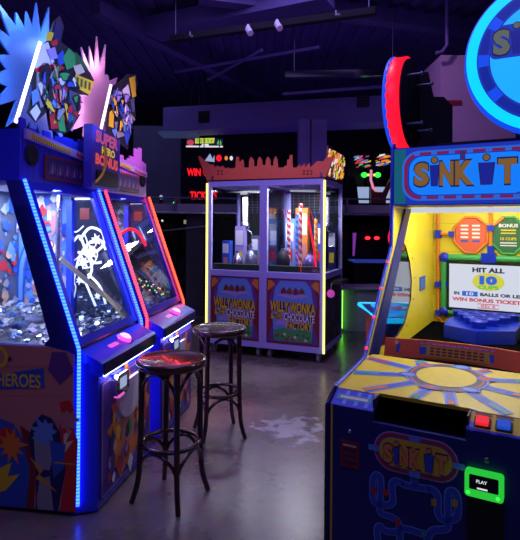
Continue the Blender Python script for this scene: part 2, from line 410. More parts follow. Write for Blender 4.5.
def burst(cx, cz, r0, r1, n, seed, zmin):
    rnd = random.Random(seed); pts = []
    for i in range(2 * n):
        a = 2*PI*i/(2*n) + 0.1; r = (r1 * rnd.uniform(0.70, 1.12)) if i % 2 == 0 else r0 * rnd.uniform(0.9, 1.1)
        pts.append((cx + r*math.cos(a)*0.92, max(zmin, cz + r*math.sin(a))))
    return pts

def pusher(M, idx, label):
    t = thing('coin_pusher', label, 'arcade machine', M, 'comic pusher machines in a row')
    first = idx == 0
    near_led = 'led_blue' if first else 'led_red'; far_led = 'led_blue' if first else 'led_orange'
    # lower body with chamfered front corners
    foot = [(0, .005), (.05, -.095), (W-.05, -.095), (W, .005), (W, .95), (0, .95)]
    fz = Frame(M, (0,0,0), (1,0,0), (0,1,0))
    b = MB().prism(foot, fz, 0.015, 0.80, 'blue_paint'); b.build('body', t)
    # side walls
    fs = Frame(M, (0,0,0), (0,1,0), (0,0,1))          # normal +x
    sp = MB().prism([(.012, .03), (.95, .03), (.95, .89), (.16, .89), (.05, .87), (.012, .85)], fs, -0.012, 0.0, 'ink_salmon', 'navy_paint')
    fo = Frame(M, (-0.013,0,0), (0,-1,0), (0,0,1))     # outer side, u runs towards the front
    if first:
        def P(*q): return fo.pxs(q)
        for x in (0, 46): sp.stroke(P((x, 352), (x, 505)), fo, .004, 'ink_pink', .0012)
        for y in (366, 395, 440): sp.stroke(P((0, y), (78, y + 1)), fo, .003, 'ink_pink', .0012)
        sp.poly(P((52,352),(66,352),(74,372),(60,385),(48,370)), fo, 'ink_purple', .0014)
        sp.poly(P((0,374),(44,368),(45,388),(0,389)), fo, 'ink_blue', .002)
        sp.text_px('HEROES', fo, -3, 373.5, 41, 387, 'ink_yellow', .003, .02)
        a, r = fo.px(-2, 357), .055
        sp.ring(fo, a[0], a[1], .042, .06, 'ink_yellow', .002, 24, -2.2, 2.2)
        s0 = fo.px(10, 359); sp.poly([(s0[0]+(.02 if i%2==0 else .008)*math.cos(PI/2+i*PI/5), s0[1]+(.02 if i%2==0 else .008)*math.sin(PI/2+i*PI/5)) for i in range(10)], fo, 'ink_navy', .002)
        # loose comic colour shapes: jagged bolts and swooshes (no figures)
        sp.poly(P((0,418),(14,424),(24,440),(30,470),(26,508),(0,506)), fo, 'ink_blue', .0015)
        sp.poly(P((0,468),(12,462),(8,476),(20,474),(6,490),(0,492)), fo, 'ink_yellow', .0025)
        sp.poly(P((0,430),(8,426),(18,436),(8,446),(0,444)), fo, 'ink_red', .0025)
        sp.poly(P((20,425),(30,432),(36,470),(34,509),(26,508),(30,470)), fo, 'ink_maroon', .002)
        sp.poly(P((28,440),(33,424),(42,414),(52,418),(60,432),(66,470),(58,511),(36,509),(36,470)), fo, 'ink_navy', .003)
        sp.poly(P((34,432),(48,430),(56,446),(50,470),(36,468)), fo, 'ink_grey', .004)
        sp.poly(P((37,500),(40,478),(50,476),(54,510),(38,509)), fo, 'ink_grey', .004)
        sp.poly(P((30,456),(44,470),(40,474),(58,492),(36,478),(40,473)), fo, 'ink_gold', .0045)
        sp.poly(P((50,440),(66,444),(64,468),(54,478)), fo, 'ink_blue', .0045)
        sp.poly(burst(*fo.px(45, 432), .05, .10, 9, 8, 0), fo, 'ink_sky', .005)
        sp.poly(burst(*fo.px(68, 420), .04, .08, 8, 6, 0), fo, 'ink_pink', .005)
        sp.poly(burst(*fo.px(12, 445), .05, .10, 10, 2, 0), fo, 'ink_orange', .005)
        sp.poly(P((60,402),(70,400),(76,414),(72,424),(78,440),(76,512),(60,511),(66,470),(58,432),(62,418)), fo, 'ink_red', .002)
        sp.poly(P((64,434),(72,430),(66,442),(74,440),(64,454)), fo, 'ink_cream', .003)
        sp.stroke(P((55,462),(76,464)), fo, .008, 'ink_gold', .005)
    sp.build('side_panel', t)
    MB().prism([(.012, .03), (.95, .03), (.95, .89), (.14, .89), (.012, .85)], fs, W, W + .010, 'navy_paint').build('side_panel', t)
    # slanted side frames
    prof = [(0, .86), (0.0, .876), (.322, 1.772), (.42, 1.772), (.16, .93), (.19, .893), (.95, .893), (.95, .86)]
    for x in (0.0, W - .03):
        f = MB().prism(prof, Frame(M, (x,0,0), (0,1,0), (0,0,1)), 0, .03, 'navy_paint'); f.build('side_frame', t)
    for x, m in ((-.002 if first else .006, near_led), (W - .006, far_led)):
        path = [(x, -.010, .06), (x, -.012, .86), (x, -.010, .885), (x, .308, 1.778)]
        MB().tube(path, .0095, m, 8).build('led_strip', t)
    # glass front, its painted border, side panes
    d = (HI - LO).normalized(); ff = Frame(M, LO + Vector((0, .008, .01)), (1,0,0), d); H = (HI - LO).length
    g = MB()
    for u0, u1 in ((.03, .085), (W-.085, W-.03)): g.prism([(u0,0),(u1,0),(u1,H-.01),(u0,H-.01)], ff, -.02, 0, 'blue_paint')
    g.prism([(.085,0),(W-.085,0),(W-.085,.045),(.085,.045)], ff, -.02, 0, 'blue_paint')
    g.prism([(.085,H-.06),(W-.085,H-.06),(W-.085,H-.01),(.085,H-.01)], ff, -.02, 0, 'blue_paint'); g.build('front_frame', t)
    MB().prism([(.08,.04),(W-.08,.04),(W-.08,H-.05),(.08,H-.05)], ff, -.014, -.008, 'glass_clear').build('front_glass', t)
    MB().prism([(.15,.89),(.9,.89),(.9,1.77),(.42,1.77)], fs, .010, .015, 'glass_clear').build('side_glass', t)
    MB().box(0, .9, .86, .05, .95, 1.772, 'navy_paint').build('corner_post', t)
    MB().box(W-.05, .9, .86, W, .95, 1.772, 'navy_paint').build('corner_post', t)
    # counter: sloping top, thick lip, light line below it
    cp = [(0.012, .866), (-.105, .815), (-.125, .80), (-.125, .735), (-.10, .73), (.012, .79)]
    MB().prism(cp, Frame(M, (.03,0,0), (0,1,0), (0,0,1)), 0, W - .06, 'blue_paint').build('counter', t, 0.006)
    MB().box(.05, -.132, .735, W-.05, -.1255, .80, 'lip_paint').build('counter_lip', t)
    MB().box(.07, -.122, .7255, W-.07, -.114, .7295, 'glow_coolwhite').build('light_line', t)
    # glowing dome button
    bx = .47 if first else .50; bd = Vector((0, .117, .051)).normalized(); fb = Frame(M, (bx, -.055, .838), (1,0,0), bd)
    vs = MB(); prf = [(.042, 0), (.042, .008), (.036, .02), (.024, .029), (.008, .033)]
    vb = []
    for r, h in prf:
        vb += [fb.p(r*math.cos(2*PI*j/20), r*math.sin(2*PI*j/20), h) for j in range(20)]
    vs.add(vb, [(i*20+j, i*20+(j+1)%20, (i+1)*20+(j+1)%20, (i+1)*20+j) for i in range(2) for j in range(20)], 'glow_magenta', True)
    vs.add(vb, [(i*20+j, i*20+(j+1)%20, (i+1)*20+(j+1)%20, (i+1)*20+j) for i in range(2, 4) for j in range(20)] + [tuple(range(80,100))], 'glow_pink', True)
    bt = vs.build('button', t)
    MB().ring(fb, 0, 0, .040, .052, 'chrome', .002).build('bezel', bt)
    MB().rrect(fb, -.22, -.02, -.10, .012, .015, 'glow_magenta_soft', .0015).build('pink_inlay', t)
    # front door with art, prize cup, card reader
    fp = Frame(M, (0, -.0955, 0), (1,0,0), (0,0,1))
    fd_ = MB().prism(rr(.07, .05, W-.07, .69, .02), fp, 0, .008, 'door_violet'); o = .009
    fd_.stroke(rr(.085, .065, W-.085, .675, .015), fp, .006, 'ink_lilac', o, True)
    rnd = random.Random(11)
    fd_.poly(burst(.45, .36, .27, .37, 15, 5, .07), fp, 'ink_orange', o+.0006)
    fd_.poly(burst(.45, .40, .15, .24, 11, 9, .07), fp, 'ink_salmon', o+.0012)
    cols = ['ink_red','ink_skin','ink_blue','ink_yellow','ink_white','ink_green','ink_navy','ink_purple','ink_lilac','ink_maroon']
    for i in range(46):
        u, v = rnd.uniform(.16, .72), rnd.uniform(.10, .50); n = rnd.randint(4, 7); r = rnd.uniform(.015, .05)
        fd_.poly([(u + r*rnd.uniform(.5,1.2)*math.cos(2*PI*k/n), v + 1.6*r*rnd.uniform(.5,1.2)*math.sin(2*PI*k/n)) for k in range(n)], fp, rnd.choice(cols), o + .0018 + i*.00008)
    fd_.build('front_door', t)
    cup = [(.28 + .15*math.cos(a), .575 + .13*math.sin(a)) for a in [PI + PI*i/14 for i in range(15)]] + [(.43, .665), (.13, .665)]
    cup = [(u + .12, v - .045) for u, v in cup]
    MB().prism(cup, fp, .009, .03, 'white_card').build('ticket_tray', t)
    cr = MB(); cr.rrect(fp, .165, .575, .33, .70, .03, 'chrome', .004, .05); cro = cr.build('card_reader', t, .006)
    MB().rrect(fp, .205, .615, .29, .675, .006, 'glow_paper', .0555).build('reader_screen', cro)
    MB().rrect(fp, .175, .572, .26, .588, .008, 'glow_magenta_soft', .03, .026).build('glow_bar', cro)
    # joining strip between the two cabinets
    if first: MB().box(W, .03, .02, W + .09, .9, .86, 'blue_paint').build('joining_panel', t)
    # playfield
    MB().box(.03, .02, .80, W-.03, .9, .885, 'grey_metal').build('playfield', t)
    MB().box(.05, .55, .885, W-.05, .9, .945, 'silver').build('pusher_shelf', t)
    fbk = Frame(M, (0, .895, 0), (1,0,0), (0,0,1))
    bk = MB().rect(fbk, .03, .88, W-.03, 1.77, 'ink_slate', 0)
    for i in range(200):
        u, v = rnd.uniform(.06, .80), rnd.uniform(.95, 1.72); n = rnd.randint(4, 8); r = rnd.uniform(.015, .055)
        bk.poly([(u + r*rnd.uniform(.5,1.2)*math.cos(2*PI*k/n), v + r*rnd.uniform(.5,1.2)*math.sin(2*PI*k/n)) for k in range(n)], fbk, rnd.choice(['ink_sky','ink_white','ink_red','ink_blue','ink_skin','ink_sky','ink_grey','ink_blue']), .001 + i*.0001)
    bk.build('back_panel', t)
    fw = Frame(M, (W-.032, 0, 0), (0,-1,0), (0,0,1))    # inner face of far side, faces -x
    sd = MB().rect(fw, -.9, .89, -.50, 1.77, 'ink_sky' if first else 'ink_slate', .002)
    def Q(*q): return fw.pxs(q)
    for i in range(150):
        u, v = rnd.uniform(-.87, -.54), rnd.uniform(.95, 1.72); n = rnd.randint(4, 8); r = rnd.uniform(.012, .045)
        sd.poly([(u + r*rnd.uniform(.4,1.2)*math.cos(2*PI*k/n), v + 1.3*r*rnd.uniform(.4,1.2)*math.sin(2*PI*k/n)) for k in range(n)], fw, rnd.choice(['ink_red','ink_white','ink_blue','ink_blue','ink_skin','ink_lilac','ink_white','ink_pink'] if first else ['ink_grey','ink_slate','ink_navy','ink_lilac','ink_dark','ink_maroon']), .003 + i*.0001)
    if first:
        sd.stroke(wavy(Q((22,300),(24,262),(36,236),(52,228)), 6), fw, .06, 'ink_blue', .019)
        sd.stroke(wavy(Q((22,300),(24,262),(36,236),(52,228)), 6), fw, .03, 'ink_sky', .0195)
    sd.build('side_art', t)
    MB().box(W-.075, .47, .885, W-.035, .51, 1.70, 'blue_paint_lit').build('inner_post', t)
    if first:
        MB().tube([(W-.10, .55, .885), (W-.10, .55, 1.74)], .022, 'silver', 12).build('inner_column', t)
        MB().poly([(-.47,.89),(-.075,.89),(-.36,1.72),(-.47,1.72)], fw, 'mirror_acrylic', .002).build('mirror_panel', t)
        et = MB()                                   # etched white swirls on the mirror
        rnd2 = random.Random(3)
        curves = [[(72,292),(78,262),(88,244),(100,240),(106,250)], [(76,270),(84,282),(92,270),(88,256),(78,252)], [(80,240),(90,228),(102,232),(104,244),(96,252)],
                  [(84,278),(90,292),(96,306)], [(88,274),(100,286),(106,304)], [(72,244),(80,236),(86,250),(94,262),(102,262)], [(70,276),(76,286),(74,298)], [(84,232),(88,246),(80,256),(72,262)],
                  [(92,246),(98,254),(92,266),(84,268)], [(70,226),(76,232),(84,226)]]
        for i, cv in enumerate(curves):
            et.stroke(wavy(Q(*cv), 6), fw, .018 if i < 6 else .009, 'white_etch', .004 + i*.0003)
        for cx_, cy_, r in ((84,262,.045),(97,240,.04),(92,252,.05),(80,280,.028),(98,296,.026)):
            u, v = fw.px(cx_, cy_); et.poly(burst(u, v, r*.55, r*1.25, 7, int(cx_), 0), fw, 'white_etch', .008)
        et.build('etched_swirls', t)
        MB().bar((.52, .40, 1.32), (W-.10, .10, .97), .018, .03, 'ink_cream').build('tilted_rod', t)
    else:
        MB().poly([(-.47,.89),(-.075,.89),(-.36,1.72),(-.47,1.72)], fw, 'mirror_acrylic', .002).build('mirror_panel', t)
        m = MB()
        for (y0, z0, y1, z1) in ((.75, 1.18, .25, 1.36), (.72, 1.05, .22, 1.26), (.62, 1.42, .34, 1.05), (.55, 1.46, .24, 1.10)):
            m.bar((.42, y0, z0), (.72, y1, z1), .05, .07, 'black_plastic'); m.bar((.42, y0, z0 + .05), (.72, y1, z1 + .05), .012, .012, 'silver')
        m.build('mechanism', t)
        MB().tube(wavy([(.48,.42,1.45),(.56,.36,1.50),(.62,.30,1.46),(.66,.26,1.36)], 6), .014, 'glow_red', 8).build('red_arc_light', t)
        dts = MB()
        for i in range(34):
            s_ = i / 33; q = Vector((.40 + .36*s_, .50 - .36*s_, 1.20 - .24*s_ + .03*math.sin(i*1.7)))
            dts.ball(q, .007, .007, .007, 'glow_yellowdot' if i % 4 else 'glow_green', 6, 4)
        dts.build('bulb_string', t)
    MB().rect(fw, -.43, 1.57, -.36, 1.65, 'glow_digits', .006).build('digit_display', t)
    # header box with stepped skyline, speaker, ticker
    hp = 'blue_paint' if first else 'header_purple'
    fh = Frame(M, (0, .338, 0), (1,0,0), (0,0,1))
    sk = [(0, 1.772), (W, 1.772)]; rnd3 = random.Random(21 + idx); u = W; z = 2.10
    tops = []
    while u > 0.001:
        w_ = min(u, rnd3.choice([.05, .07, .09])); z = 2.05 + rnd3.choice([0, .02, .045, .06, .03]) + (0.12 if (not first and .68 < u < .76) else 0)
        tops += [(u, z), (u - w_, z)]; u -= w_
    h = MB().prism(sk + tops, fh, -.012, 0, hp)
    h.box(0, .35, 1.772, W, .95, 2.05, hp)
    for i in range(16): h.rect(fh, .02 + i*.052, 1.79, .026 + i*.052, 2.04, 'navy_paint', .001)
    h.build('header', t)
    u0 = .04 if first else .70
    MB().lathe((u0 + .06, .338, 1.92), [(.058, 0), (.058, -.012), (.046, -.014), (.012, -.006)], 'matte_black', 24, 'y').build('speaker', t)
    tk = MB(); tk.prism([(.03, 2.00), (.83, 1.945), (.83, 1.99), (.03, 2.055)], fh, .002, .02, 'ink_lilac')
    tk.poly([(.06, 2.008), (.50, 1.977), (.50, 1.998), (.06, 2.034)], fh, 'ink_yellow', .0215); tk.poly([(.56, 1.972), (.80, 1.955), (.78, 1.975), (.62, 1.985), (.56, 2.0)], fh, 'ink_red', .0215)
    for i in range(20): tk.rect(fh, .075 + i*.021, 2.0 - i*.0014, .081 + i*.021, 2.03 - i*.0018, 'ink_brown', .022)
    tk.build('ticker_strip', t)
    sg = MB().prism(rr(.22, 1.80, .66, 1.94, .008), fh, .002, .014, 'ink_maroon'); sg.rect(fh, .235, 1.815, .645, 1.925, 'ink_navy', .015)
    for i in range(14): sg.poly([(.25 + i*.028, 1.82 + .02*(i % 3)), (.275 + i*.028, 1.83), (.27 + i*.028, 1.90 + .01*(i % 2))], fh, ['ink_purple','ink_pink','ink_slate'][i % 3], .0155)
    sg.build('header_sign', t)
    MB().box(.06, .40, 1.752, W-.06, .86, 1.770, 'white_plastic').build('canopy_light', t)
    # topper: burst plate, light tube, cut-out art
    fr_b = Frame(M, (0, .62, 0), (1,0,0), (0,0,1))
    bp = MB().prism(burst(.60 if first else .50, 2.50, .33, .53, 21, 4 + idx, 2.03), fr_b, -.012, 0, 'burst_blue' if first else 'burst_pink'); bp.build('burst_plate', t)
    MB().tube([(.055, .40, 2.095), (.28, .40, 2.612)], .010, 'led_white' if first else 'led_pinkwhite', 10).build('light_tube', t)
    fc = Frame(M, (0, .44, 0), (1,0,0), (0,0,1)); art = MB()
    if first:
        def R(*q): return fc.pxs(q)
        shapes = [('ink_dark', [(29,72),(36,66),(43,44),(49,40),(54,21),(60,16),(64,26),(61,42),(68,47),(75,53),(75,64),(90,72),(94,80),(88,96),(78,94),(80,110),(72,128),(66,134),(50,130),(47,112),(36,122),(27,112),(33,90)]),
          ('ink_white', [(34,68),(42,44),(48,42),(54,62),(50,70)]), ('ink_yellow', [(45,40),(47,31),(54,33),(51,41)]), ('ink_navy', [(53,36),(56,20),(62,24),(60,40),(55,44)]), ('ink_red', [(50,42),(57,39),(57,45),(52,46)]),
          ('ink_red', [(33,70),(42,65),(58,64),(64,68),(56,73),(40,74)]), ('ink_grey', [(36,72),(48,74),(46,92),(52,102),(40,108),(36,92)]), ('ink_white', [(29,112),(36,104),(40,112),(35,121)]),
          ('ink_sky', [(50,74),(66,72),(68,84),(60,96),(52,88)]), ('ink_blue', [(56,56),(62,50),(66,62),(58,66)]), ('ink_green', [(62,58),(68,48),(74,54),(75,66),(66,70)]), ('ink_lilac', [(46,50),(54,47),(57,58),(50,60)]),
          ('ink_cream', [(72,66),(80,64),(84,72),(76,76)]), ('ink_red', [(47,106),(54,92),(66,94),(68,106),(62,128),(50,129)]), ('ink_orange', [(60,114),(68,108),(66,122)]), ('ink_green', [(56,118),(62,116),(65,132),(58,131)]),
          ('ink_yellow', [(52,124),(58,106),(56,122)]), ('ink_slate', [(68,90),(78,94),(80,108),(72,124),(68,112)]), ('ink_sky', [(30,92),(36,88),(38,100),(31,106)]), ('ink_white', [(52,78),(58,74),(57,86)]), ('ink_white', [(36,84),(42,80),(40,96)]),
          ('ink_yellow', [(74,74),(93,82),(88,95),(72,86)])]
        for i, (m, q) in enumerate(shapes):
            if i == 0: art.prism(R(*q), fc, -.008, 0, m)
            else: art.poly(R(*q), fc, m, .001 + i*.0005)
        for k in range(4): art.poly(R((75+4*k,77+1.6*k),(77+4*k,78+1.6*k),(76.5+4*k,86+1.6*k),(74.5+4*k,85+1.6*k)), fc, 'ink_darkgreen', .014)
        art.poly(R((60,60),(78,52),(86,62),(92,74),(84,68)), fc, 'ink_darkgreen', -.012)
    else:
        def R(*q): return fc.pxs(q)
        shapes = [('ink_dark', [(106,122),(108,100),(112,86),(120,82),(128,74),(136,74),(138,84),(134,100),(136,116),(130,130),(128,150),(116,140),(108,136)]),
          ('ink_lilac', [(108,104),(114,90),(122,92),(118,106)]), ('ink_yellow', [(129,78),(135,76),(136,96),(132,98)]), ('ink_sky', [(116,108),(124,100),(130,110),(124,122)]), ('ink_white', [(122,90),(128,84),(130,96),(124,100)]),
          ('ink_yellow', [(109,112),(114,108),(113,128),(108,126)]), ('ink_grey', [(114,122),(122,120),(124,136),(117,138)]), ('ink_blue', [(122,126),(130,118),(131,132),(126,146)]), ('ink_white', [(110,96),(114,94),(113,104)]), ('ink_slate', [(128,100),(134,98),(134,112),(129,112)]), ('ink_sky', [(111,130),(116,128),(115,138)])]
        for i, (m, q) in enumerate(shapes):
            if i == 0: art.prism(R(*q), fc, -.008, 0, m)
            else: art.poly(R(*q), fc, m, .001 + i*.0005)
    (ax0, az1), (ax1, az0) = fc.px(*((36, 62) if first else (110, 90))), fc.px(*((78, 122) if first else (131, 132)))
    ar = random.Random(17 + idx); pal = ['ink_white','ink_sky','ink_blue','ink_red','ink_yellow','ink_grey','ink_dark','ink_lilac','ink_green','ink_skin','ink_white','ink_dark']
    if not first: pal = ['ink_white','ink_lilac','ink_sky','ink_blue','ink_dark','ink_yellow','ink_grey','ink_dark']
    for i in range(46):                              # rounded comic colour patches with dark outlines
        e = ar.uniform(-1, 1); f_ = ar.uniform(-1, 1); cu_, cv_ = (ax0+ax1)/2 + e*(ax1-ax0)/2*(1-.3*abs(f_)), (az0+az1)/2 + f_*(az1-az0)/2
        a_ = ar.uniform(0, PI); l, w_ = ar.uniform(.028, .07), ar.uniform(.014, .032); ph = ar.uniform(0, 6); m_ = ar.choice(pal)
        for k_, mm, dz in ((1.0, 'ink_dark', 0), (.80, m_, .00008)):
            pts_ = []
            for j in range(16):
                th = 2*PI*j/16; r_ = (1 + .22*math.sin(3*th + ph) + .12*math.sin(5*th + 2*ph)) * k_; x_, y_ = l*r_*math.cos(th), w_*r_*math.sin(th)
                pts_.append((cu_ + x_*math.cos(a_) - y_*math.sin(a_), cv_ + x_*math.sin(a_) + y_*math.cos(a_)))
            art.poly(pts_, fc, mm, .016 + i*.0002 + dz)
    art.build('cutout_art', t)
    return t

mat('header_purple', (0.55, 0.16, 0.62), 0.4, noise=0.2)
mat('burst_blue', (0.12, 0.36, 1.0), 0.4, noise=0.25, nscale=5); mat('burst_pink', (0.80, 0.42, 0.60), 0.4, noise=0.2, nscale=5)
pusher(MA, 0, 'blue-lit comic pusher machine nearest the camera with HEROES lettering on its side')
pusher(MBm, 1, 'second comic pusher machine with red light strips and a pink burst topper')

# token piles inside
def tokens(M, seed, label):
    rnd = random.Random(seed); mb = MB()
    for i in range(420):
        front = rnd.random() < .6
        x = rnd.uniform(.08, W-.10); y = rnd.uniform(.10, .52) if front else rnd.uniform(.57, .86); z = (.889 if front else .949) + rnd.random()**2 * .05
        n = Vector((rnd.gauss(0,.35), rnd.gauss(0,.35), 1)).normalized(); a = n.cross(Vector((0,1,.3))).normalized(); b = n.cross(a)
        c0 = Vector((x, y, z)); r = rnd.uniform(.012, .018)
        if rnd.random() < .10:
            mb.obox(c0 + Vector((0,0,.01)), a*.032, b*.022, n*.0012, rnd.choice(['ink_grey','ink_sky','ink_lilac','ink_blue','ink_slate','ink_navy']))
        else:
            vs = [c0 + (a*math.cos(2*PI*k/10) + b*math.sin(2*PI*k/10))*r + n*h for h in (0,.003) for k in range(10)]
            mb.add(vs, [tuple(range(10,20))] + [(k,(k+1)%10,10+(k+1)%10,10+k) for k in range(10)], 'token_silver')
    o = mb.build('token_pile'); o.matrix_world = M; tag(o, label, 'tokens', None, 'stuff')
tokens(MA, 5, 'loose silver tokens and cards on the playfield of the blue-lit pusher')
tokens(MBm, 6, 'loose silver tokens and cards on the playfield of the red-lit pusher')

# sign standing between the two headers
ms = MA @ Matrix.Translation((.60, .23, 1.778))
sgn = thing('bonus_sign', 'dark blue SUPER HERO BONUS sign between the two pusher headers', 'sign', ms)
fsg = Frame(ms, (0,0,0), (1,0,0), (0,0,1))
mat('navy_sign', (.08,.05,.45), .4, noise=.2)
MB().prism([(0,0),(.42,0),(.42,.37),(.21,.39),(0,.41)], fsg, -.06, 0, 'navy_sign').build('sign_board', sgn)
lt = MB(); lt.text('SUPER', fsg, .21, .335, .34, .085, 'glow_sg_pink', .003, .05, -.05); lt.text('HERO', fsg, .23, .255, .20, .055, 'glow_sg_gold', .003, .05, -.05); lt.text('BONUS', fsg, .21, .185, .34, .075, 'glow_sg_red', .003, .05, -.05)
lt.build('lettering', sgn)
MB().rrect(fsg, .05, .02, .37, .12, .01, 'black', .002, .01).build('sign_window', sgn)
MB().tube(wavy([fsg.p(.15,.29,.012), fsg.p(.145,.20,.025), fsg.p(.10,.10,.025), fsg.p(.02,.03,.012)], 6), .009, 'ink_yellow', 8).build('yellow_cable', sgn)

# ------------------------------------------------------------------ bar stools
def stool(x, y, ang, label):
    M = place(x, y, 0, ang) ; t = thing('bar_stool', label, 'stool', M, 'bentwood bar stools'); up = .020
    MB().lathe((0,0,0), [(r, z + up) for r, z in ((.16,.718),(.190,.722),(.198,.734),(.199,.752),(.195,.764),(.186,.768),(.172,.763),(.10,.757),(.02,.755))], 'seat_wood', 48).build('seat', t)
    for k in range(4):
        a = k*PI/2; c_, s_ = math.cos(a), math.sin(a)
        P = wavy([(.165*c_, .165*s_, .725 + up), (.166*c_, .166*s_, .50), (.170*c_, .170*s_, .30), (.182*c_, .182*s_, .12), (.217*c_, .217*s_, 0.004)], 5)
        MB().tube(P, [.0185 - .004*i/(len(P)-1) for i in range(len(P))], 'dark_wood', 12).build('leg', t)
    ring = [(.157*math.cos(2*PI*i/40), .157*math.sin(2*PI*i/40), .315) for i in range(40)]
    MB().tube(ring, .0125, 'dark_wood', 10, closed=True).build('foot_ring', t)
    for k in range(4):                              # bent arches under the seat and under the ring, leg to leg
        a0, a1 = k*PI/2, (k+1)*PI/2
        for z0, z1, r in ((.60, .728, .165), (.185, .298, .172)):
            P = []
            for i in range(13):
                s_ = i/12; a = a0 + (a1 - a0)*s_; rad = r - .022*math.sin(PI*s_); w_ = math.sin(PI*s_)**.6
                P.append((rad*math.cos(a), rad*math.sin(a), z0 + (z1 - z0)*w_))
            MB().tube(P, .0105, 'dark_wood', 8).build('arch_brace', t)
    return t
stool(-0.495, 2.94, math.radians(20), 'dark bentwood bar stool in front, its seat shining red')
stool(-0.292, 3.84, math.radians(-27), 'dark bentwood bar stool farther back, before the claw machines')

# ------------------------------------------------------------------ claw machines
CA = math.radians(-22); MC = place(-0.635, 6.30, 0, CA); CW = 0.724; CD = 0.90
def claw(M, idx, label):
    t = thing('claw_machine', label, 'claw machine', M, 'pair of tall prize claw machines')
    p = .045
    f = MB()
    for x in (0, CW - p):
        for y in (0, CD - p): f.box(x, y, .115, x + p, y + p, 2.06, 'lavender_frame')
    for z0, z1 in ((.115, .18), (.93, 1.0), (2.0, 2.06)):
        f.box(p, 0, z0, CW-p, p, z1, 'lavender_frame'); f.box(p, CD-p, z0, CW-p, CD, z1, 'lavender_frame')
        f.box(0, p, z0, p, CD-p, z1, 'lavender_frame'); f.box(CW-p, p, z0, CW, CD-p, z1, 'lavender_frame')
    f.build('frame', t)
    MB().box(0, 0, 2.06, CW, CD, 2.075, 'black_plastic').build('roof', t)
    MB().box(p, p, .96, CW-p, CD-p, 1.0, 'matte_black').box(p, .045, 1.0, CW-p, .13, 1.069, 'turf').build('prize_floor', t)
    MB().box(p, .012, 1.0, CW-p, .018, 2.0, 'glass_clear').build('front_glass', t)
    MB().box(.012, p, 1.0, .018, CD-p, 2.0, 'glass_dim').build('side_glass', t)
    MB().box(CW-.018, p, 1.0, CW-.012, CD-p, 2.0, 'glass_dim').build('side_glass', t)
    bk = MB().box(p, CD-.03, 1.0, CW-p, CD-.02, 2.0, 'matte_black')
    for k in range(8): bk.box(p, CD-.034, 1.70 + k*.038, CW-p, CD-.03, 1.704 + k*.038, 'ink_slate')
    for k in range(9): bk.box(.08 + k*.07, CD-.034, 1.70, .084 + k*.07, CD-.03, 2.0, 'ink_slate')
    bk.build('back_panel', t)
    MB().box(p, p, .17, CW-p, .4, .93, 'matte_black').build('cabinet', t)
    sd = MB(); sd.box(0.004, p, .17, .02, CD-p, .93, 'matte_black'); sd.box(CW-.02, p, .17, CW-.004, CD-p, .93, 'ink_dark')
    fr = Frame(M, (CW-.004,0,0), (0,1,0), (0,0,1))
    rnd = random.Random(9)
    for i in range(24):
        u, v, r = rnd.uniform(.1,.8), rnd.uniform(.22,.88), rnd.uniform(.03,.09)
        sd.poly([(u + r*rnd.uniform(.5,1)*math.cos(2*PI*k/6), v + r*rnd.uniform(.5,1)*math.sin(2*PI*k/6)) for k in range(6)], fr, rnd.choice(['ink_brown','ink_maroon','ink_purple','ink_dark']), .001 + i*.0001)
    sd.build('side_cladding', t)
    # door poster
    ff = Frame(M, (0, .012, 0), (1,0,0), (0,0,1)); a0, a1, b0, b1 = p+.004, CW-p-.004, .184, .926
    d = MB().prism([(a0,b0),(a1,b0),(a1,b1),(a0,b1)], ff, -.02, .004, 'ink_maroon'); o = .005; cx = CW/2
    d.poly([(a0,b0+.02),(a0+.05,.36),(a0+.10,.44),(a0+.04,.56),(a0+.02,.70),(a0+.06,.80),(a0,.90),(a0+.1,b1-.01),(a1-.1,b1-.01),(a1,.90),(a1-.06,.80),(a1-.02,.70),(a1-.04,.56),(a1-.10,.44),(a1-.05,.36),(a1,b0+.02)], ff, 'ink_purple', o)
    d.poly([(a0+.09,.22),(a0+.06,.60),(a0+.10,.82),(a0+.16,.905),(a1-.16,.905),(a1-.10,.82),(a1-.06,.60),(a1-.09,.22)], ff, 'ink_sky', o+.0006)
    d.poly([(a0+.01,.78),(a0+.10,.86),(a0+.05,.91),(a0+.01,.90)], ff, 'ink_orange', o+.0005); d.poly([(a1-.01,.78),(a1-.10,.86),(a1-.05,.91),(a1-.01,.90)], ff, 'ink_orange', o+.0005)
    d.poly([(a0+.10,.40),(cx-.08,.62),(cx,.66),(cx+.08,.62),(a1-.10,.40)], ff, 'ink_lilac', o+.0012)
    for k, u in enumerate((-.11,-.04,.035,.105)): d.poly([(cx+u-.035,.76),(cx+u-.03,.80),(cx+u,.835),(cx+u+.03,.80),(cx+u+.035,.76),(cx+u,.745)], ff, 'ink_brown' if k % 2 else 'ink_maroon', o+.0014)
    d.poly([(cx-.2,.74),(cx-.1,.76),(cx+.02,.745),(cx+.12,.765),(cx+.2,.74),(cx,.70)], ff, 'ink_lilac', o+.0016)
    d.poly([(a0+.09,.22),(a0+.09,.34),(cx-.1,.37),(cx,.34),(cx+.12,.37),(a1-.09,.34),(a1-.09,.22)], ff, 'ink_green', o+.002)
    for k in range(16): d.disc(ff, a0+.12 + k*.025, .27 + .03*math.sin(k*2.1), .018, .016, ['ink_darkgreen','ink_red','ink_green','ink_purple','ink_cream'][k % 5], o+.0026 + k*.0001, 10)
    # title lettering with dark backing
    for off, m, bo in ((o+.0045, 'ink_purple', .17), (o+.005, 'ink_dark', .12), (o+.007, None, .03)):
        k = 1.0
        d.text('WILLY WONKA', ff, cx, .605, .54*k, .125*k, m or 'ink_yellow', off, bo, -.03)
        d.text('& THE', ff, cx-.19, .50, .14, .07, m or 'ink_yellow', off, bo)
        d.text('CHOCOLATE', ff, cx+.08, .495, .36, .085, m or 'ink_white', off, bo, -.03)
        d.text('FACTORY', ff, cx+.08, .40, .30, .085, m or 'ink_yellow', off, bo, -.03)
    d.build('door_poster', t)
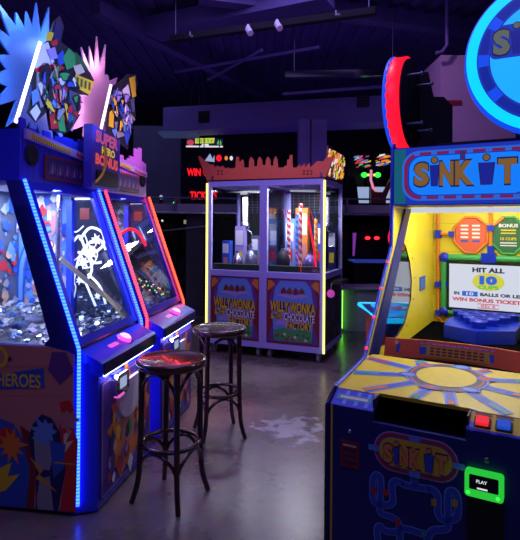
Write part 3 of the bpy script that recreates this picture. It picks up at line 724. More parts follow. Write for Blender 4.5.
    # gantry, cable and claw
    g = MB(); cxm, cy = (.30, .45) if idx == 0 else (.58, .70)
    g.box(p, cy-.02, 1.95, CW-p, cy+.02, 1.975, 'black_plastic'); g.box(cxm-.05, cy-.05, 1.92, cxm+.05, cy+.05, 1.95, 'black_plastic')
    g.tube([(cxm, cy, 1.89), (cxm, cy, 1.58)], .035 if idx == 0 else .02, 'white_plastic', 14); gt = g.build('gantry', t)
    g = MB(); g.lathe((cxm, cy, 1.46), [(.02,.12),(.06,.11),(.065,.03),(.03,0)], 'silver', 20)
    for k in range(3):
        a = 2*PI*k/3 + .4; c_, s_ = math.cos(a), math.sin(a)
        g.tube(wavy([(cxm+.04*c_, cy+.04*s_, 1.48), (cxm+.10*c_, cy+.10*s_, 1.40), (cxm+.085*c_, cy+.085*s_, 1.31), (cxm+.03*c_, cy+.03*s_, 1.27)], 4), .009, 'chrome', 8)
    g.build('claw', t)
    MB().bar((.14, .55, 1.97), (.44, .70, 1.97), .025, .02, 'glow_tube' if idx == 0 else 'glow_tube_dim').build('light_tube', t)
    for x in (.07, CW-.07):
        for y in (.07, CD-.07):
            cs = MB(); cs.box(x-.024, y-.03, .085, x+.024, y+.03, .116, 'grey_metal'); cs.lathe((x, y, .048), [(.045,-.018),(.048,-.013),(.048,.013),(.045,.018)], 'caster_grey', 20, 'x'); cs.build('caster', t)
    MB().box(CW-.012, CD-.05, 1.0, CW+.003, CD-.01, 1.86, 'white_plastic').build('corner_strip', t)
    for x, on in ((-.006, idx == 0), (CW + .006, idx == 1)):
        if on: MB().tube([(x, -.006, .12), (x, -.006, 2.04)], .013, 'led_yellow', 8).build('led_strip', t)
    if idx == 1:                                    # side control shelf with hanging globe
        MB().box(CW, .30, .86, CW + .14, .62, .90, 'black_plastic').build('side_shelf', t)
        MB().ball((CW + .055, .10, .775), .045, .045, .045, 'globe_magenta').build('glow_globe', t)
        MB().tube([(CW + .055, .10, .815), (CW+.055,.14,.885), (CW + .06, .32, .89)], .005, 'grey_metal', 6).build('globe_hanger', t)
    return t
glow('globe_magenta', (.45, .04, .38))
claw(MC, 0, 'left tall claw machine with lavender frame and yellow light strip on its left')
MC2 = MC @ Matrix.Translation((CW + .002, 0, 0))
claw(MC2, 1, 'right tall claw machine with lavender frame, filled with striped candy poles')

# red skyline crown across both machines
MT = MC @ Matrix.Translation((0, -.01, 2.076))
cr = thing('crown_sign', 'flat red cut-out skyline of chimneys crowning both claw machines', 'sign', MT)
ft = Frame(MT, (0,0,0), (1,0,0), (0,0,1))
sil = [(40,137),(10,56),(14,54),(48,82),(60,82),(66,92),(74,86),(84,92),(92,86),(102,96),(110,92),(116,96),(128,94),(135,94),(138,56),(146,56),(148,72),(154,72),(156,66),(162,66),(164,92),(180,92),(182,66),(188,56),(196,66),(198,88),(208,88),(210,66),(216,56),(224,66),(226,84),(236,84),(238,66),(244,56),(252,66),(254,86),(262,86),(264,66),(270,54),(276,66),(278,92),(296,92),(302,86),(308,86),(310,66),(316,66),(318,50),(326,50),(328,92),(340,92),(352,80),(354,92),(368,78),(370,92),(384,76),(386,92),(402,78),(412,70),(430,72),(440,58),(462,56),(470,44),(438,137)]
pts = [ft.px(195 + x/3.355, 140 + y/3.355) for x, y in sil]; pts = [(u, max(v, 0)) for u, v in pts]
c = MB().prism(pts, ft, -.02, 0, 'red_cutout')
for x in (78, 90, 366, 378, 390):
    for y in (104, 114): u, v = ft.px(195 + x/3.355, 140 + y/3.355); c.rect(ft, u-.012, v-.010, u+.012, v+.010, 'ink_maroon', .002)
c.build('skyline_plate', cr)
fr = Frame(MT, (2*CW + .004, 0, 0), (0,1,0), (0,0,1)); sp = MB()
q = [(0.0,0),(0.88,0),(1.04,.34),(.16,.37)]; sp.prism(q, fr, -.012, 0, 'ink_maroon')
rnd = random.Random(2)
for i in range(120):
    s_, v = rnd.uniform(.03,.95), rnd.uniform(.01,.30); u = s_*.86 + v*.45 - .02; l = rnd.uniform(.05,.10)
    sp.poly([(u,v),(u+.06,v+.01),(u+.07+l*.5,min(v+l,.35)),(u+l*.45,min(v+l*.8,.34))], fr, rnd.choice(['glow_s_yellow','glow_s_orange','glow_s_white','glow_s_yellow','glow_s_orange','glow_s_red','ink_maroon']), .001 + i*.0001)
sp.build('flame_panel', cr)
MB().box(-.02, .02, 0, 0, .86, .16, 'red_cutout').build('side_plate', cr)
for x in (.05, 1.40): MB().box(x, .0, .0, x + .03, .10, .05, 'grey_metal').build('bracket', cr)

# prizes: striped poles, boxes, bags
def stripes(c0, r, h, m1, m2, turns):
    mb = MB(); n, k = 16, 40; vs = []
    for i in range(k + 1):
        for j in range(n): a = 2*PI*j/n; vs.append((r*math.cos(a), r*math.sin(a), h*i/k))
    for i in range(k):
        for j in range(n):
            fa = (i*n+j, i*n+(j+1)%n, (i+1)*n+(j+1)%n, (i+1)*n+j)
            mb.add([vs[q_] for q_ in fa], [(0,1,2,3)], m1 if int((i/k*turns + j/n) * 2) % 2 == 0 else m2, False)
    mb.add([vs[-n + q_] for q_ in range(n)], [tuple(range(n))], m1)
    return mb
def in_claw(M, mb, x, y, z, name, label, cat, group):
    o = mb.build(name); o.matrix_world = M @ Matrix.Translation((x, y, z)); return tag(o, label, cat, group)
poles = [(.20,.30,.72,'ink_red','ink_white','red and white striped candy pole, leftmost in the right claw machine'),
         (.29,.36,.68,'ink_blue','ink_sky','blue striped candy pole between two red ones in the claw machine'),
         (.36,.26,.80,'ink_red','ink_cream','tallest red and cream striped candy pole in the claw machine'),
         (.53,.34,.62,'ink_yellow','ink_orange','yellow and orange striped candy pole right of the red ones')]
for x, y, h, a, b, l in poles: in_claw(MC2, stripes(None, .022, h, a, b, 9), x, y + .03, 1.001, 'candy_pole', l, 'pole', 'striped poles in the claw machine')
in_claw(MC2, MB().tube([(0,0,0),(-.03,0,.25),(-.10,0,.62)], .012, 'glow_red', 8), .60, .15, 1.002, 'glow_stick', 'thin slanting glowing red stick by the right corner of the claw machine', 'stick', 'glowing sticks')
bx = [(MC,.08,.12,.10,.10,.34,'ink_blue','blue prize box at the left end of the left claw machine'),
      (MC,.21,.22,.12,.10,.52,'ink_lilac','tall lilac prize box in the middle of the left claw machine'),
      (MC,.37,.36,.10,.10,.40,'ink_slate','tall slate prize box behind, left claw machine'),
      (MC,.50,.26,.09,.09,.34,'ink_grey','tall pale grey prize box right of the slate one'),
      (MC,.60,.42,.10,.12,.52,'ink_dark','tall black prize box at the right end of the left claw machine'),
      (MC2,.07,.45,.12,.10,.62,'ink_sky','tall sky blue prize box at the left of the right claw machine'),
      (MC2,.15,.62,.16,.10,.76,'ink_orange','orange prize box behind the candy poles'),
      (MC2,.40,.60,.14,.10,.56,'ink_blue','blue prize box behind the candy poles'),
      (MC2,.58,.60,.10,.10,.50,'ink_navy','dark blue prize box at the right of the right claw machine')]
for M_, x, y, w_, d_, h_, m_, l in bx:
    mb = MB().box(0,0,0,w_,d_,h_,m_)
    mb.box(.01,-.002,h_*.55,w_-.01,0,h_*.9,'ink_white' if m_ != 'ink_grey' else 'ink_sky'); mb.box(.02,-.003,h_*.15,w_-.02,0,h_*.4,random.choice(['ink_red','ink_yellow','ink_pink','ink_lilac']))
    in_claw(M_, mb, x, y + .12, 1.001, 'prize_box', l, 'box', 'boxed prizes in the claw machines')
def bag(m, m2, w, h):
    mb = MB(); mb.lathe((0,0,0), [(w*.7,0),(w,h*.25),(w*.95,h*.5),(w*.55,h*.75),(w*.22,h*.85),(w*.35,h)], m, 18); mb.tube([(w*.24*math.cos(a),w*.24*math.sin(a),h*.85) for a in [2*PI*i/14 for i in range(14)]], .006, m2, 6, closed=True); return mb
mat('bag_foil', (.22,.16,.40), .2, .5, noise=.4)
in_claw(MC2, bag('ink_dark','ink_grey',.085,.30), .16, .235, 1.001, 'prize_bag', 'black tied prize bag before the red striped pole', 'bag', 'prize bags')
in_claw(MC2, bag('bag_foil','ink_lilac',.10,.24), .50, .245, 1.001, 'prize_bag', 'shiny purple tied prize bag at the right of the claw machine', 'bag', 'prize bags')
in_claw(MC, bag('silver','ink_white',.07,.22), .30, .215, 1.001, 'prize_bag', 'silver foil prize bag in the left claw machine', 'bag', 'prize bags')
in_claw(MC, bag('token_silver','ink_sky',.08,.28), .47, .225, 1.001, 'prize_bag', 'crinkled grey foil prize bag right of the silver one', 'bag', 'prize bags')

# ------------------------------------------------------------------ ball toss cabinet on the right
SA = math.atan2(-.495, .869); MS = place(.296, 2.2, 0, SA); SW = .80; BD = 2.15
sk = thing('ball_toss_cabinet', 'blue and yellow ball toss arcade cabinet with a SINK IT marquee', 'arcade machine', MS)
prof = [(.0,.02),(.0,.785),(.02,.80),(.09,.835),(.488,.875),(.96,1.41),(.985,1.64),(.985,1.985),(1.02,2.015),(1.08,1.995),(2.2,1.985),(2.2,.02)]
win = Frame(MS, (0,0,0), (0,1,0), (0,0,1)).pxs(((377,347),(402,240),(406,246),(410,262),(412,280),(411,300),(405,324),(398,336),(386,345)))
def with_hole(outer, hole):                          # bridge an outline to a hole so it stays one polygon
    # pick outer vertex 4 and nearest hole vertex 0
    return outer[:5] + [hole[0]] + hole[:0:-1] + [hole[0]] + outer[4:]
def side_wall(x0, x1, m, medge):
    mb = MB(); fr = Frame(MS, (x0,0,0), (0,1,0), (0,0,1)); n = with_hole(prof, win)
    dx = x1 - x0
    for off in (0, dx): mb.add([fr.p(u, v, off) for u, v in n], [tuple(range(len(n)))], 'navy_vinyl' if (off == 0) == (x0 < 0) else m)
    for loop, mm in ((prof, medge), (win, 'black')):
        k = len(loop); vs = [fr.p(u, v, 0) for u, v in loop] + [fr.p(u, v, dx) for u, v in loop]
        mb.add(vs, [(i, (i+1) % k, k + (i+1) % k, k + i) for i in range(k)], mm)
    return mb, fr
w1, f1 = side_wall(-.012, 0, 'yellow_panel', 'blue_trim')
fi = Frame(MS, (0,0,0), (0,1,0), (0,0,1))
for i, (u, v) in enumerate(win):
    w1.disc(fi, .93 + (u - .93)*1.12, 1.08 + (v - 1.08)*1.10, .008, .008, 'ink_dark', .002, 10)
w1.build('side_panel', sk)
MB().prism(win, fi, -.008, -.004, 'glass_mirrorish').build('side_window', sk)
w2, _ = side_wall(SW, SW + .012, 'yellow_panel', 'blue_trim'); w2.build('side_panel', sk)
MB().prism(win, fi, SW + .004, SW + .008, 'glass_clear').build('side_window', sk)
MB().prism(fi.pxs(((367,362),(404,209),(409.5,209),(379,347),(375,362))), fi, .0005, .012, 'navy_paint').build('edge_board', sk)
tp = [(.004,.05),(.004,.78),(.024,.797),(.09,.832),(.488,.872),(.96,1.41)]
for x in (-.006, SW + .006):
    MB().tube([(x, u - .004, v) for u, v in tp[:4]], .011, 'lip_paint', 8).build('edge_trim', sk)
    MB().tube([(x, u - .004, v) for u, v in tp[3:]], .011, 'blue_trim', 8).build('edge_trim', sk)
    MB().tube([(x, .96, 1.41), (x, .978, 1.64), (x, .978, 1.99), (x, 1.015, 2.02)], .011, 'blue_trim', 8).build('edge_trim', sk)
MB().tube([(-.019, u + .004, v) for u, v in tp[:4]], .003, 'ink_yellow', 6).build('yellow_piping', sk)
for s_ in (.08, .34, .60, .86):
    u, v = .488 + .472*s_, .875 + .535*s_
    L(MB().ball((-.004, u - .016, v), .008, .008, .008, 'glow_redbright', 10, 6).build('edge_light', sk), 'small red edge light')
# body front, opening
fn = Frame(MS, (0,0,0), (1,0,0), (0,0,1))            # front plane, normal -y
def FP(*q): return fn.pxs(q)
op0, op1, opz = .19, .545, .745
bd = MB().box(.0, .0, .02, SW, .02, opz, 'navy_vinyl').box(0, 0, opz, op0, .02, .785, 'navy_vinyl').box(op1, 0, opz, SW, .02, .785, 'navy_vinyl')
bd.rect(fn, .010, .02, .018, .785, 'ink_yellow', .0008).build('front_panel', sk)
MB().box(.0, .02, .02, SW, 2.14, .70, 'matte_black').build('cabinet_base', sk)
MB().box(op0, .02, .70, op1, .30, .742, 'void_black').box(op0, .14, .742, op1, .15, .826, 'void_black').box(op0-.006, .02, .70, op0, .30, .83, 'black').box(op1, .02, .70, op1+.006, .30, .83, 'black').build('ball_tray', sk)
bz = Vector((0, .09, .045)).normalized(); fbz = Frame(MS, (0, .004, .787), (1,0,0), bz); bh = .0996
sb = MB()
sb.prism([(0,0),(op0,0),(op0,bh),(0,bh)], fbz, -.012, 0, 'blue_trim')
fb2 = lambda *q: fbz.pxs(q)
sb.stroke([(.02,.05),(op0-.02,.05)], fbz, .045, 'ink_blue', .001); sb.stroke([(.02,.05),(op0-.02,.05)], fbz, .03, 'ink_teal', .0015); sb.stroke([(.035,.05),(op0-.035,.05)], fbz, .014, 'ink_cream', .002)
for u in (.06, .11, .155): sb.rect(fbz, u-.008, .01, u+.008, .09, 'ink_sky', .0012)
sb.poly([(op0-.02,bh),(op0,bh),(op0,.03)], fbz, 'ink_gold', .003)
sb.build('control_bezel', sk); sb = MB().prism([(op1,0),(SW,0),(SW,bh),(op1,bh)], fbz, -.012, 0, 'blue_trim')
sb.rrect(fbz, op1+.008, .01, SW-.03, bh-.006, .01, 'yellow_deck', .001); sb.rect(fbz, op1+.008, .012, op1+.03, .04, 'ink_sky', .0015)
for u in (op1+.052, op1+.125): 
    for k in range(2): sb.rect(fbz, u-.03, .078+k*.009, u+.03, .083+k*.009, 'ink_brown', .002)
sb.build('control_bezel', sk)
for (cx_, m, l) in ((op1+.052, 'glow_redbutton', 'square red lit button'), (op1+.125, 'glow_bluebutton', 'square blue lit button')):
    g = MB().rrect(fbz, cx_-.029, .016, cx_+.029, .066, .006, 'black', .001, .006); bo = g.build('button', sk)
    L(bo, l); MB().rrect(fbz, cx_-.022, .022, cx_+.022, .060, .006, m, .007, .014).build('button_cap', bo)
# deck
dk = Vector((0, .398, .040)).normalized(); fdk = Frame(MS, (0, .09, .832), (1,0,0), dk); dl = .47
dm = MB()
pts = [(0,0),(op0-.03,0),(op0,.012),(op1,.012),(op1+.03,0),(SW,0),(SW,dl),(0,dl)]
dm.prism(pts, fdk, -.015, 0, 'yellow_deck')
c0 = fdk.px(446, 377.5)
for k in range(12):
    a = 2*PI*k/12 + .25; dx, dy = math.cos(a), math.sin(a)
    q = []
    for rr_ in (.14, .23, .60):
        u, v = c0[0] + dx*rr_, c0[1] + dy*rr_
        if 0.01 < u < SW-.01 and 0.01 < v < dl-.01: q.append((u, v))
        elif q:
            pu, pv = q[-1]; t_ = 1.0
            while t_ > 0 and not (0.01 < pu + (u-pu)*t_ < SW-.01 and .012 < pv + (v-pv)*t_ < dl-.01): t_ -= .02
            if t_ > 0.03: q.append((pu + (u-pu)*t_, pv + (v-pv)*t_))
            break
    if len(q) > 1:
        dm.stroke(q, fdk, .050, 'ink_sky', .001 + k*.00005); dm.stroke(q, fdk, .032, 'ink_blue', .0016 + k*.00005)
        a_, b_ = Vector(q[-2]), Vector(q[-1]); dm.stroke([tuple(a_.lerp(b_, .35)), tuple(b_)], fdk, .024, ['ink_green','ink_red','ink_teal','ink_orange'][k % 4], .0024 + k*.00005)
dm.disc(fdk, c0[0], c0[1], .180, .160, 'ink_sky', .0035, 40); dm.disc(fdk, c0[0], c0[1], .170, .152, 'ink_navy', .0038, 40); dm.ring(fdk, c0[0], c0[1], .150, .158, 'ink_red', .0042)
for k in range(6): dm.disc(fdk, c0[0] + .165*math.cos(k*PI/3 + .25), c0[1] + .15*math.sin(k*PI/3 + .25), .045, .026, 'ink_blue', .0045, 16).disc(fdk, c0[0] + .165*math.cos(k*PI/3 + .25), c0[1] + .15*math.sin(k*PI/3 + .25), .030, .016, 'ink_sky' if k % 2 else 'ink_red', .0048, 16)
dm.disc(fdk, c0[0], c0[1], .128, .118, 'yellow_deck', .005, 40)
dm.build('play_deck', sk)
# curved red riser at the back of the deck
n = 16; vs = []; rz = MB()
arc = [(.06 + (SW-.12)*i/n, .60 - .10*(1 - (2*i/n - 1)**2)*-.6) for i in range(n + 1)]
for i in range(n):
    (xa, ya), (xb, yb) = arc[i], arc[i+1]
    vs = [(xa,ya,.868),(xb,yb,.868),(xb,yb+.03,.955),(xa,ya+.03,.955),(xa,ya+.02,.868),(xb,yb+.02,.868),(xb,yb+.04,.955),(xa,ya+.04,.955)]
    rz.add(vs, [(0,1,2,3),(5,4,7,6),(3,2,6,7)], 'red_riser')
frz = Frame(MS, (0,.652,.868), (1,0,0), (0,.03,.087))
rz.rrect(frz, .22, .012, .60, .066, .008, 'ink_gold', .006)
rz.text('PLAYERS', frz, .41, .048, .26, .016, 'ink_maroon', .0075, .02) if False else None
for k in range(3):
    for j in range(9): rz.rect(frz, .28 + j*.029, .020 + k*.015, .301 + j*.029, .029 + k*.015, 'ink_maroon', .008)
for u in (.245, .575): rz.poly([(u-.014,.018),(u+.014,.018),(u+.02,.056),(u-.02,.056)], frz, 'ink_blue', .008)
for j in range(16): rz.rect(frz, .17 + j*.03, .072, .192 + j*.03, .080, 'ink_lilac', .008)
frl = Frame(MS, (0,.622,.868), (1,0,0), (0,.03,.087))
rz.poly([(.10,.02),(.13,.02),(.137,.066),(.093,.066)], frl, 'ink_blue', .004); rz.disc(frl, .115, .070, .010, .010, 'ink_cream', .006, 12)
rz.build('riser', sk)
MB().box(.0, .56, .70, SW, 2.14, .80, 'carpet_black').build('play_field', sk)
# front sign, pipes, labels
def pill(x0, y0, x1, y1, k): return None
s = MB()
a = fn.px(373, 442); 
su0, su1 = fn.px(374, 452)[0], fn.px(459, 466)[0]; sv1, sv0 = fn.px(416, 436)[1], fn.px(416, 477)[1]
for g_, m, off in ((0, 'ink_lilac', .001), (.006, 'ink_red', .002), (.018, 'ink_blue', .003), (.023, 'ink_yellow', .004)):
    s.poly(rr(su0+g_, sv0+g_, su1-g_, sv1-g_, (sv1-sv0)/2 - g_ - .002, 8), fn, m, off)
for u, v in ((su0, (sv0+sv1)/2), (su1, (sv0+sv1)/2), ((su0+su1)/2, sv1-.01), ((su0+su1)/2, sv0+.01)): s.rrect(fn, u-.022, v-.012, u+.022, v+.012, .005, 'ink_sky', .0045)
s.build('front_sign', sk)
def logo(mb, fr, u0, v0, u1, v1, off, m_fill, m_edge, m_cup):      # S [cup] N K [cup] T
    w, h = u1 - u0, v1 - v0; cm = (v0 + v1)/2
    for txt, a, b in (('S', .0, .155), ('N', .265, .405), ('K', .42, .60), ('T', .83, 1.0)):
        for o_, m, e in ((off, m_edge, .12), (off + .002, m_fill, .05)):
            k = 1.14 if m == m_edge else 1
            mb.text(txt, fr, u0 + w*(a+b)/2, cm, w*(b-a)*k, h*k, m, o_, .06)
    for a, b in ((.17, .255), (.655, .79)):
        c_, hw = u0 + w*(a+b)/2, w*(b-a)/2
        for o_, m, k in ((off + .001, m_edge, 1.2), (off + .003, m_cup, 1)):
            mb.poly([(c_-hw*.7*k, v0-.02*h*k), (c_+hw*.7*k, v0-.02*h*k), (c_+hw*k, cm+h*.38), (c_-hw*k, cm+h*.38)], fr, m, o_)
        mb.disc(fr, c_, cm + h*.58, h*.16, h*.16, m_edge, off + .001, 16); mb.disc(fr, c_, cm + h*.58, h*.12, h*.12, m_fill, off + .004, 16)
s = MB(); logo(s, fn, su0+.040, sv0+.034, su1-.040, sv1-.050, .006, 'letter_orange', 'ink_navy', 'ink_blue'); s.build('sign_lettering', sk)
pp = MB()
cu = (su0+su1)/2
def pipe2(pts, mid=None):
    q = FP(*pts); pp.stroke(wavy(q, 4), fn, .030, 'ink_sky', .001); pp.stroke(wavy(q, 4), fn, .020, 'ink_blue', .0018)
pipe2([(414,477),(415,486)]); pipe2([(402,484),(416,487),(430,489)])
pipe2([(404,484),(396,481),(392,485),(393,499),(391,504),(384,505),(376,503),(373,498),(373,481),(376,475),(380,477),(381,486),(380,509),(383,514),(394,518),(399,524),(400,541)])
pipe2([(428,488),(435,491),(438,498),(438,512),(442,519),(450,520),(457,516),(458,500),(455,492),(450,491),(448,497),(448,524),(445,529),(434,530),(429,535),(427,545)])
pipe2([(400,532),(386,531),(380,526),(377,530),(378,541)]); pipe2([(400,528),(412,530),(428,536)])
for (x, y, m) in ((374,490,'ink_red'),(386,492,'ink_red'),(398,522,'ink_red'),(434,502,'ink_gold'),(455,503,'ink_gold'),(424,533,'ink_teal')):
    u, v = fn.px(x, y); pp.rect(fn, u-.010, v-.014, u+.010, v+.014, m, .003)
pp.build('pipe_graphic', sk)
u, v = fn.px(350, 454); rl = MB().rrect(fn, u-.04, v-.055, u+.04, v+.055, .004, 'ink_maroon', .001, .003)
for k in (-.034, -.008, .018, .036): rl.rect(fn, u-.028, v+k-.004, u+.028, v+k+.004, 'ink_navy' if k < .03 else 'ink_cream', .005)
rl.build('warning_label', sk)
u, v = fn.px(350, 431); MB().lathe((u, 0, v), [(.008,0),(.008,-.006),(.004,-.008)], 'chrome', 14, 'y').build('door_lock', sk)
u, v = fn.px(487, 460); MB().lathe((u, 0, v), [(.010,0),(.010,-.006),(.005,-.008)], 'grey_metal', 14, 'y').build('door_lock', sk)
q = FP((466,466),(505,474),(504,498),(464,493)); us = [p_[0] for p_ in q]; vv = [p_[1] for p_ in q]
ru0, ru1, rv0, rv1 = min(us)+.006, max(us)-.002, (vv[2]+vv[3])/2, (vv[0]+vv[1])/2
r_ = MB(); r_.rrect(fn, ru0, rv0, ru1, rv1, .012, 'glow_greenframe', .001, .030); ro = r_.build('card_reader', sk, .003); L(ro, 'green glowing card reader')
ds = MB().rrect(fn, ru0+.016, rv0+.030, ru1-.016, rv1-.012, .004, 'black', .032, .003).build('reader_screen', ro)
w_ = ru1 - ru0; tx = MB().text('PLAY', fn, ru0 + w_*.45, rv1-.032, w_*.28, .012, 'glow_s_white', .036, .02)
tx.rect(fn, ru0 + w_*.33, rv1-.060, ru0 + w_*.6, rv1-.054, 'glow_s_white', .036); tx.build('screen_text', ds)
for u in (ru0 + .012, ru1 - .018): MB().ball((u, -.031, rv0 + .014), .007, .005, .007, 'glow_green', 10, 6).build('reader_led', ro)
MB().rrect(fn, ru0+.004, .10, ru1, rv0-.004, .008, 'black', .001, .006).build('coin_door', sk)
# marquee
fm = Frame(MS, (0,.985,0), (1,0,0), (0,0,1)); z0, z1 = 1.66, 1.995
MB().box(.001, .987, z0, SW-.001, 1.35, z1, 'navy_paint').build('marquee_box', sk)
mq = MB(); mq.rect(fm, .002, z0+.004, SW-.002, z1-.004, 'glow_deep', .001)
mq.rect(fm, .002, z0+.01, .07, z1-.01, 'marquee_teal', .0015) if glow('marquee_teal', (.005,.10,.16)) else None
for g_, m, off in ((.03, 'glow_s_blue', .002), (.042, 'marquee_red', .003), (.062, 'glow_deep', .004), (.072, 'glow_azure', .005)):
    if m == 'marquee_red' and m not in MATS: glow('marquee_red', (.16,.012,.06))
    mq.poly(rr(.02+g_, z0+.0+g_*.8, SW-.02-g_, z1-g_*.8, .11 - g_*.5, 8), fm, m, off)
for k in range(7):
    u = .12 + k*.095; mq.rect(fm, u, z1-.052, u+.03, z1-.03, 'glow_s_blue', .0055); mq.rect(fm, u+.04, z0+.03, u+.07, z0+.052, 'glow_s_blue', .0055)
mq.build('marquee_face', sk)
glow('letter_gold', (.19,.095,.02)); glow('letter_edge', (.012,.012,.06)); glow('letter_cup', (.008,.015,.26)); glow('letter_rim', (.03,.05,.40))
lu0, lu1 = fm.px(414.5, 172)[0], fm.px(517, 170)[0]; lv1, lv0 = fm.px(430, 162.5)[1], fm.px(430, 186)[1]
s = MB()
logo(s, fm, lu0, lv0, lu1, lv1, .007, 'letter_gold', 'letter_edge', 'letter_cup'); s.build('marquee_lettering', sk)
u, v = fm.px(463, 155); MB().box(u-.014, .972, v-.03, u+.014, .984, v+.02, 'chrome').build('latch', sk)
MB().box(.02, 1.33, 1.625, SW-.02, 1.38, 1.655, 'glow_tube_soft').build('light_bar', sk)
MB().box(.001, 1.35, 1.90, SW-.001, 2.19, 1.98, 'navy_paint').build('roof', sk)
# back wall
fbw = Frame(MS, (0,BD,0), (1,0,0), (0,0,1))
bw = MB().rect(fbw, 0, .70, SW, 1.97, 'yellow_panel', 0)
for k in range(7): bw.rect(fbw, .0, .90+k*.11, SW, .904+k*.11, 'ink_gold', .0006)
bw.build('back_wall', sk)
def B_(*q): return fbw.pxs(q)
def pipe3d(pts, r, m, off=.02):
    q = B_(*pts); return MB().tube([fbw.p(u, v, off) for u, v in q], r, m, 10)
for pts, m, nm in (([(438.5,214),(438.5,316),(450,330)], 'ink_orange', 'pipe'), ([(440,234),(454,234)], 'ink_orange', 'pipe'), ([(491,200),(491,255)], 'ink_orange', 'pipe'), ([(478,218),(491,228),(504,218)], 'ink_orange', 'pipe')):
    pipe3d(pts, .012, m).build(nm, sk)
for x, y, w_, h_ in ((438.5,234,.022,.03),(438.5,284,.022,.022),(438.5,312,.02,.02),(452,234,.02,.02),(491,228,.022,.022),(491,250,.022,.03),(445,284,.035,.028)):
    u, v = fbw.px(x, y); MB().obox(fbw.p(u, v, .02), Vector((w_,0,0)), Vector((0,.018,0)), Vector((0,0,h_)), 'blue_cup').build('pipe_joint', sk)
u0, v1 = fbw.px(450.6, 263); u1 = SW - u0; v0 = fbw.px(452, 306)[1]; sc_u0, sc_v0, sc_u1, sc_v1 = u0, v0, u1, v1
gp = MB().tube([fbw.p(*q, .02) for q in rr(u0-.045, v0-.045, u1+.045, v1+.045, .05)], .026, 'ink_green', 10, closed=True); gp.build('green_pipe_frame', sk)
for u, v in ((u0-.04, v1+.04), (u0-.04, v0-.04), (u1+.04, v1+.04), (u1+.04, v0-.04)):
    MB().ball(fbw.p(u, v, .022), .042, .035, .042, 'blue_cup', 14, 8).build('pipe_elbow', sk)
u, v = fbw.px(491, 256); MB().obox(fbw.p((u0+u1)/2, v1+.05, .025), Vector((.05,0,0)), Vector((0,.03,0)), Vector((0,0,.035)), 'blue_cup').build('pipe_joint', sk)
so = MB().prism([(u0-.012,v0-.012),(u1+.012,v0-.012),(u1+.012,v1+.012),(u0-.012,v1+.012)], fbw, .03, .055, 'black_plastic').build('screen_housing', sk)
f3 = Frame(MS, (0,BD-.0555,0), (1,0,0), (0,0,1)); cu = (u0+u1)/2; w_, h_ = u1-u0, v1-v0
s = MB().rect(f3, u0, v0, u1, v1, 'glow_screen', .0005)
def T(t, cx_, cy_, ww, hh, m, off=.002, b=.02): s.text(t, f3, u0 + w_*cx_, v0 + h_*cy_, w_*ww, h_*hh, m, off, b)
T('HIT ALL', .50, .88, .40, .11, 'glow_s_black', b=.05)
s.disc(f3, u0+w_*.5, v0+h_*.62, w_*.20, h_*.20, 'glow_s_yellow', .001, 32); T('10', .5, .655, .22, .20, 'glow_s_blue', .003, .08); T('CUPS', .5, .495, .26, .09, 'glow_s_green', .003, .05)
T('IN', .10, .335, .07, .075, 'glow_s_black', b=.05); s.rect(f3, u0+w_*.17, v0+h_*.28, u0+w_*.37, v0+h_*.39, 'glow_s_blue', .001); T('10', .27, .335, .09, .07, 'glow_s_white'); T('BALLS OR LESS', .68, .335, .56, .075, 'glow_s_black', b=.05)
T('WIN BONUS TICKETS!', .5, .20, .92, .085, 'glow_s_red', b=.05)
s.stroke([(u0+w_*.37,v0+h_*.03),(u0+w_*.63,v0+h_*.03),(u0+w_*.63,v0+h_*.12),(u0+w_*.37,v0+h_*.12)], f3, .006, 'glow_s_red', .001, True); T('05/ 5', .5, .076, .18, .055, 'glow_s_red', b=.03)
s.build('screen', so)
# score and bonus panels
def hexa(x0, y0, x1, y1):
    (a, _), (b, _) = fbw.px(x0, (y0+y1)/2), fbw.px(x1, (y0+y1)/2); t_ = fbw.px((x0+x1)/2, y0)[1]; d_ = fbw.px((x0+x1)/2, y1)[1]
    return a, b, d_, t_
a, b, d_, t_ = hexa(456, 219, 486, 251)
def octo(a, b, d_, t_, g): k = (t_-d_)*.28; return [(a-g,d_+k),(a+k,d_-g),(b-k,d_-g),(b+g,d_+k),(b+g,t_-k),(b-k,t_+g),(a+k,t_+g),(a-g,t_-k)]
rp = MB().prism(octo(a,b,d_,t_,0), fbw, .004, .02, 'red_riser')
for r_i in range(5):
    for c_i in (.3, .68): rp.rect(fbw, a+(b-a)*(c_i-.13), d_+(t_-d_)*(.28+.12*r_i), a+(b-a)*(c_i+.13), d_+(t_-d_)*(.34+.12*r_i), 'ink_white' if r_i else 'ink_blue', .021)
rp.build('score_panel', sk)
MB().tube([fbw.p(*q, .015) for q in octo(a,b,d_,t_,.012)], .010, 'ink_orange', 8, closed=True).build('panel_pipe', sk)
a2, b2 = SW - b, SW - a
gp = MB().prism(octo(a2,b2,d_,t_,0), fbw, .004, .02, 'ink_darkgreen'); cm = (a2+b2)/2; hh = t_-d_
gp.text('BONUS', fbw, cm, t_-hh*.2, (b2-a2)*.6, hh*.11, 'ink_white', .022, .04)
for k in range(2): gp.rect(fbw, cm-.05, t_-hh*(.36+.09*k), cm+.05, t_-hh*(.32+.09*k), 'ink_yellow', .021)
gp.text('10 CUPS', fbw, cm, t_-hh*.6, (b2-a2)*.5, hh*.09, 'ink_yellow', .022, .03)
for k in range(2): gp.rect(fbw, cm-.055, t_-hh*(.74+.08*k), cm+.055, t_-hh*(.705+.08*k), 'ink_white', .021)
gp.build('bonus_panel', sk)
MB().tube([fbw.p(*q, .015) for q in octo(a2,b2,d_,t_,.012)], .010, 'ink_green', 8, closed=True).build('panel_pipe', sk)
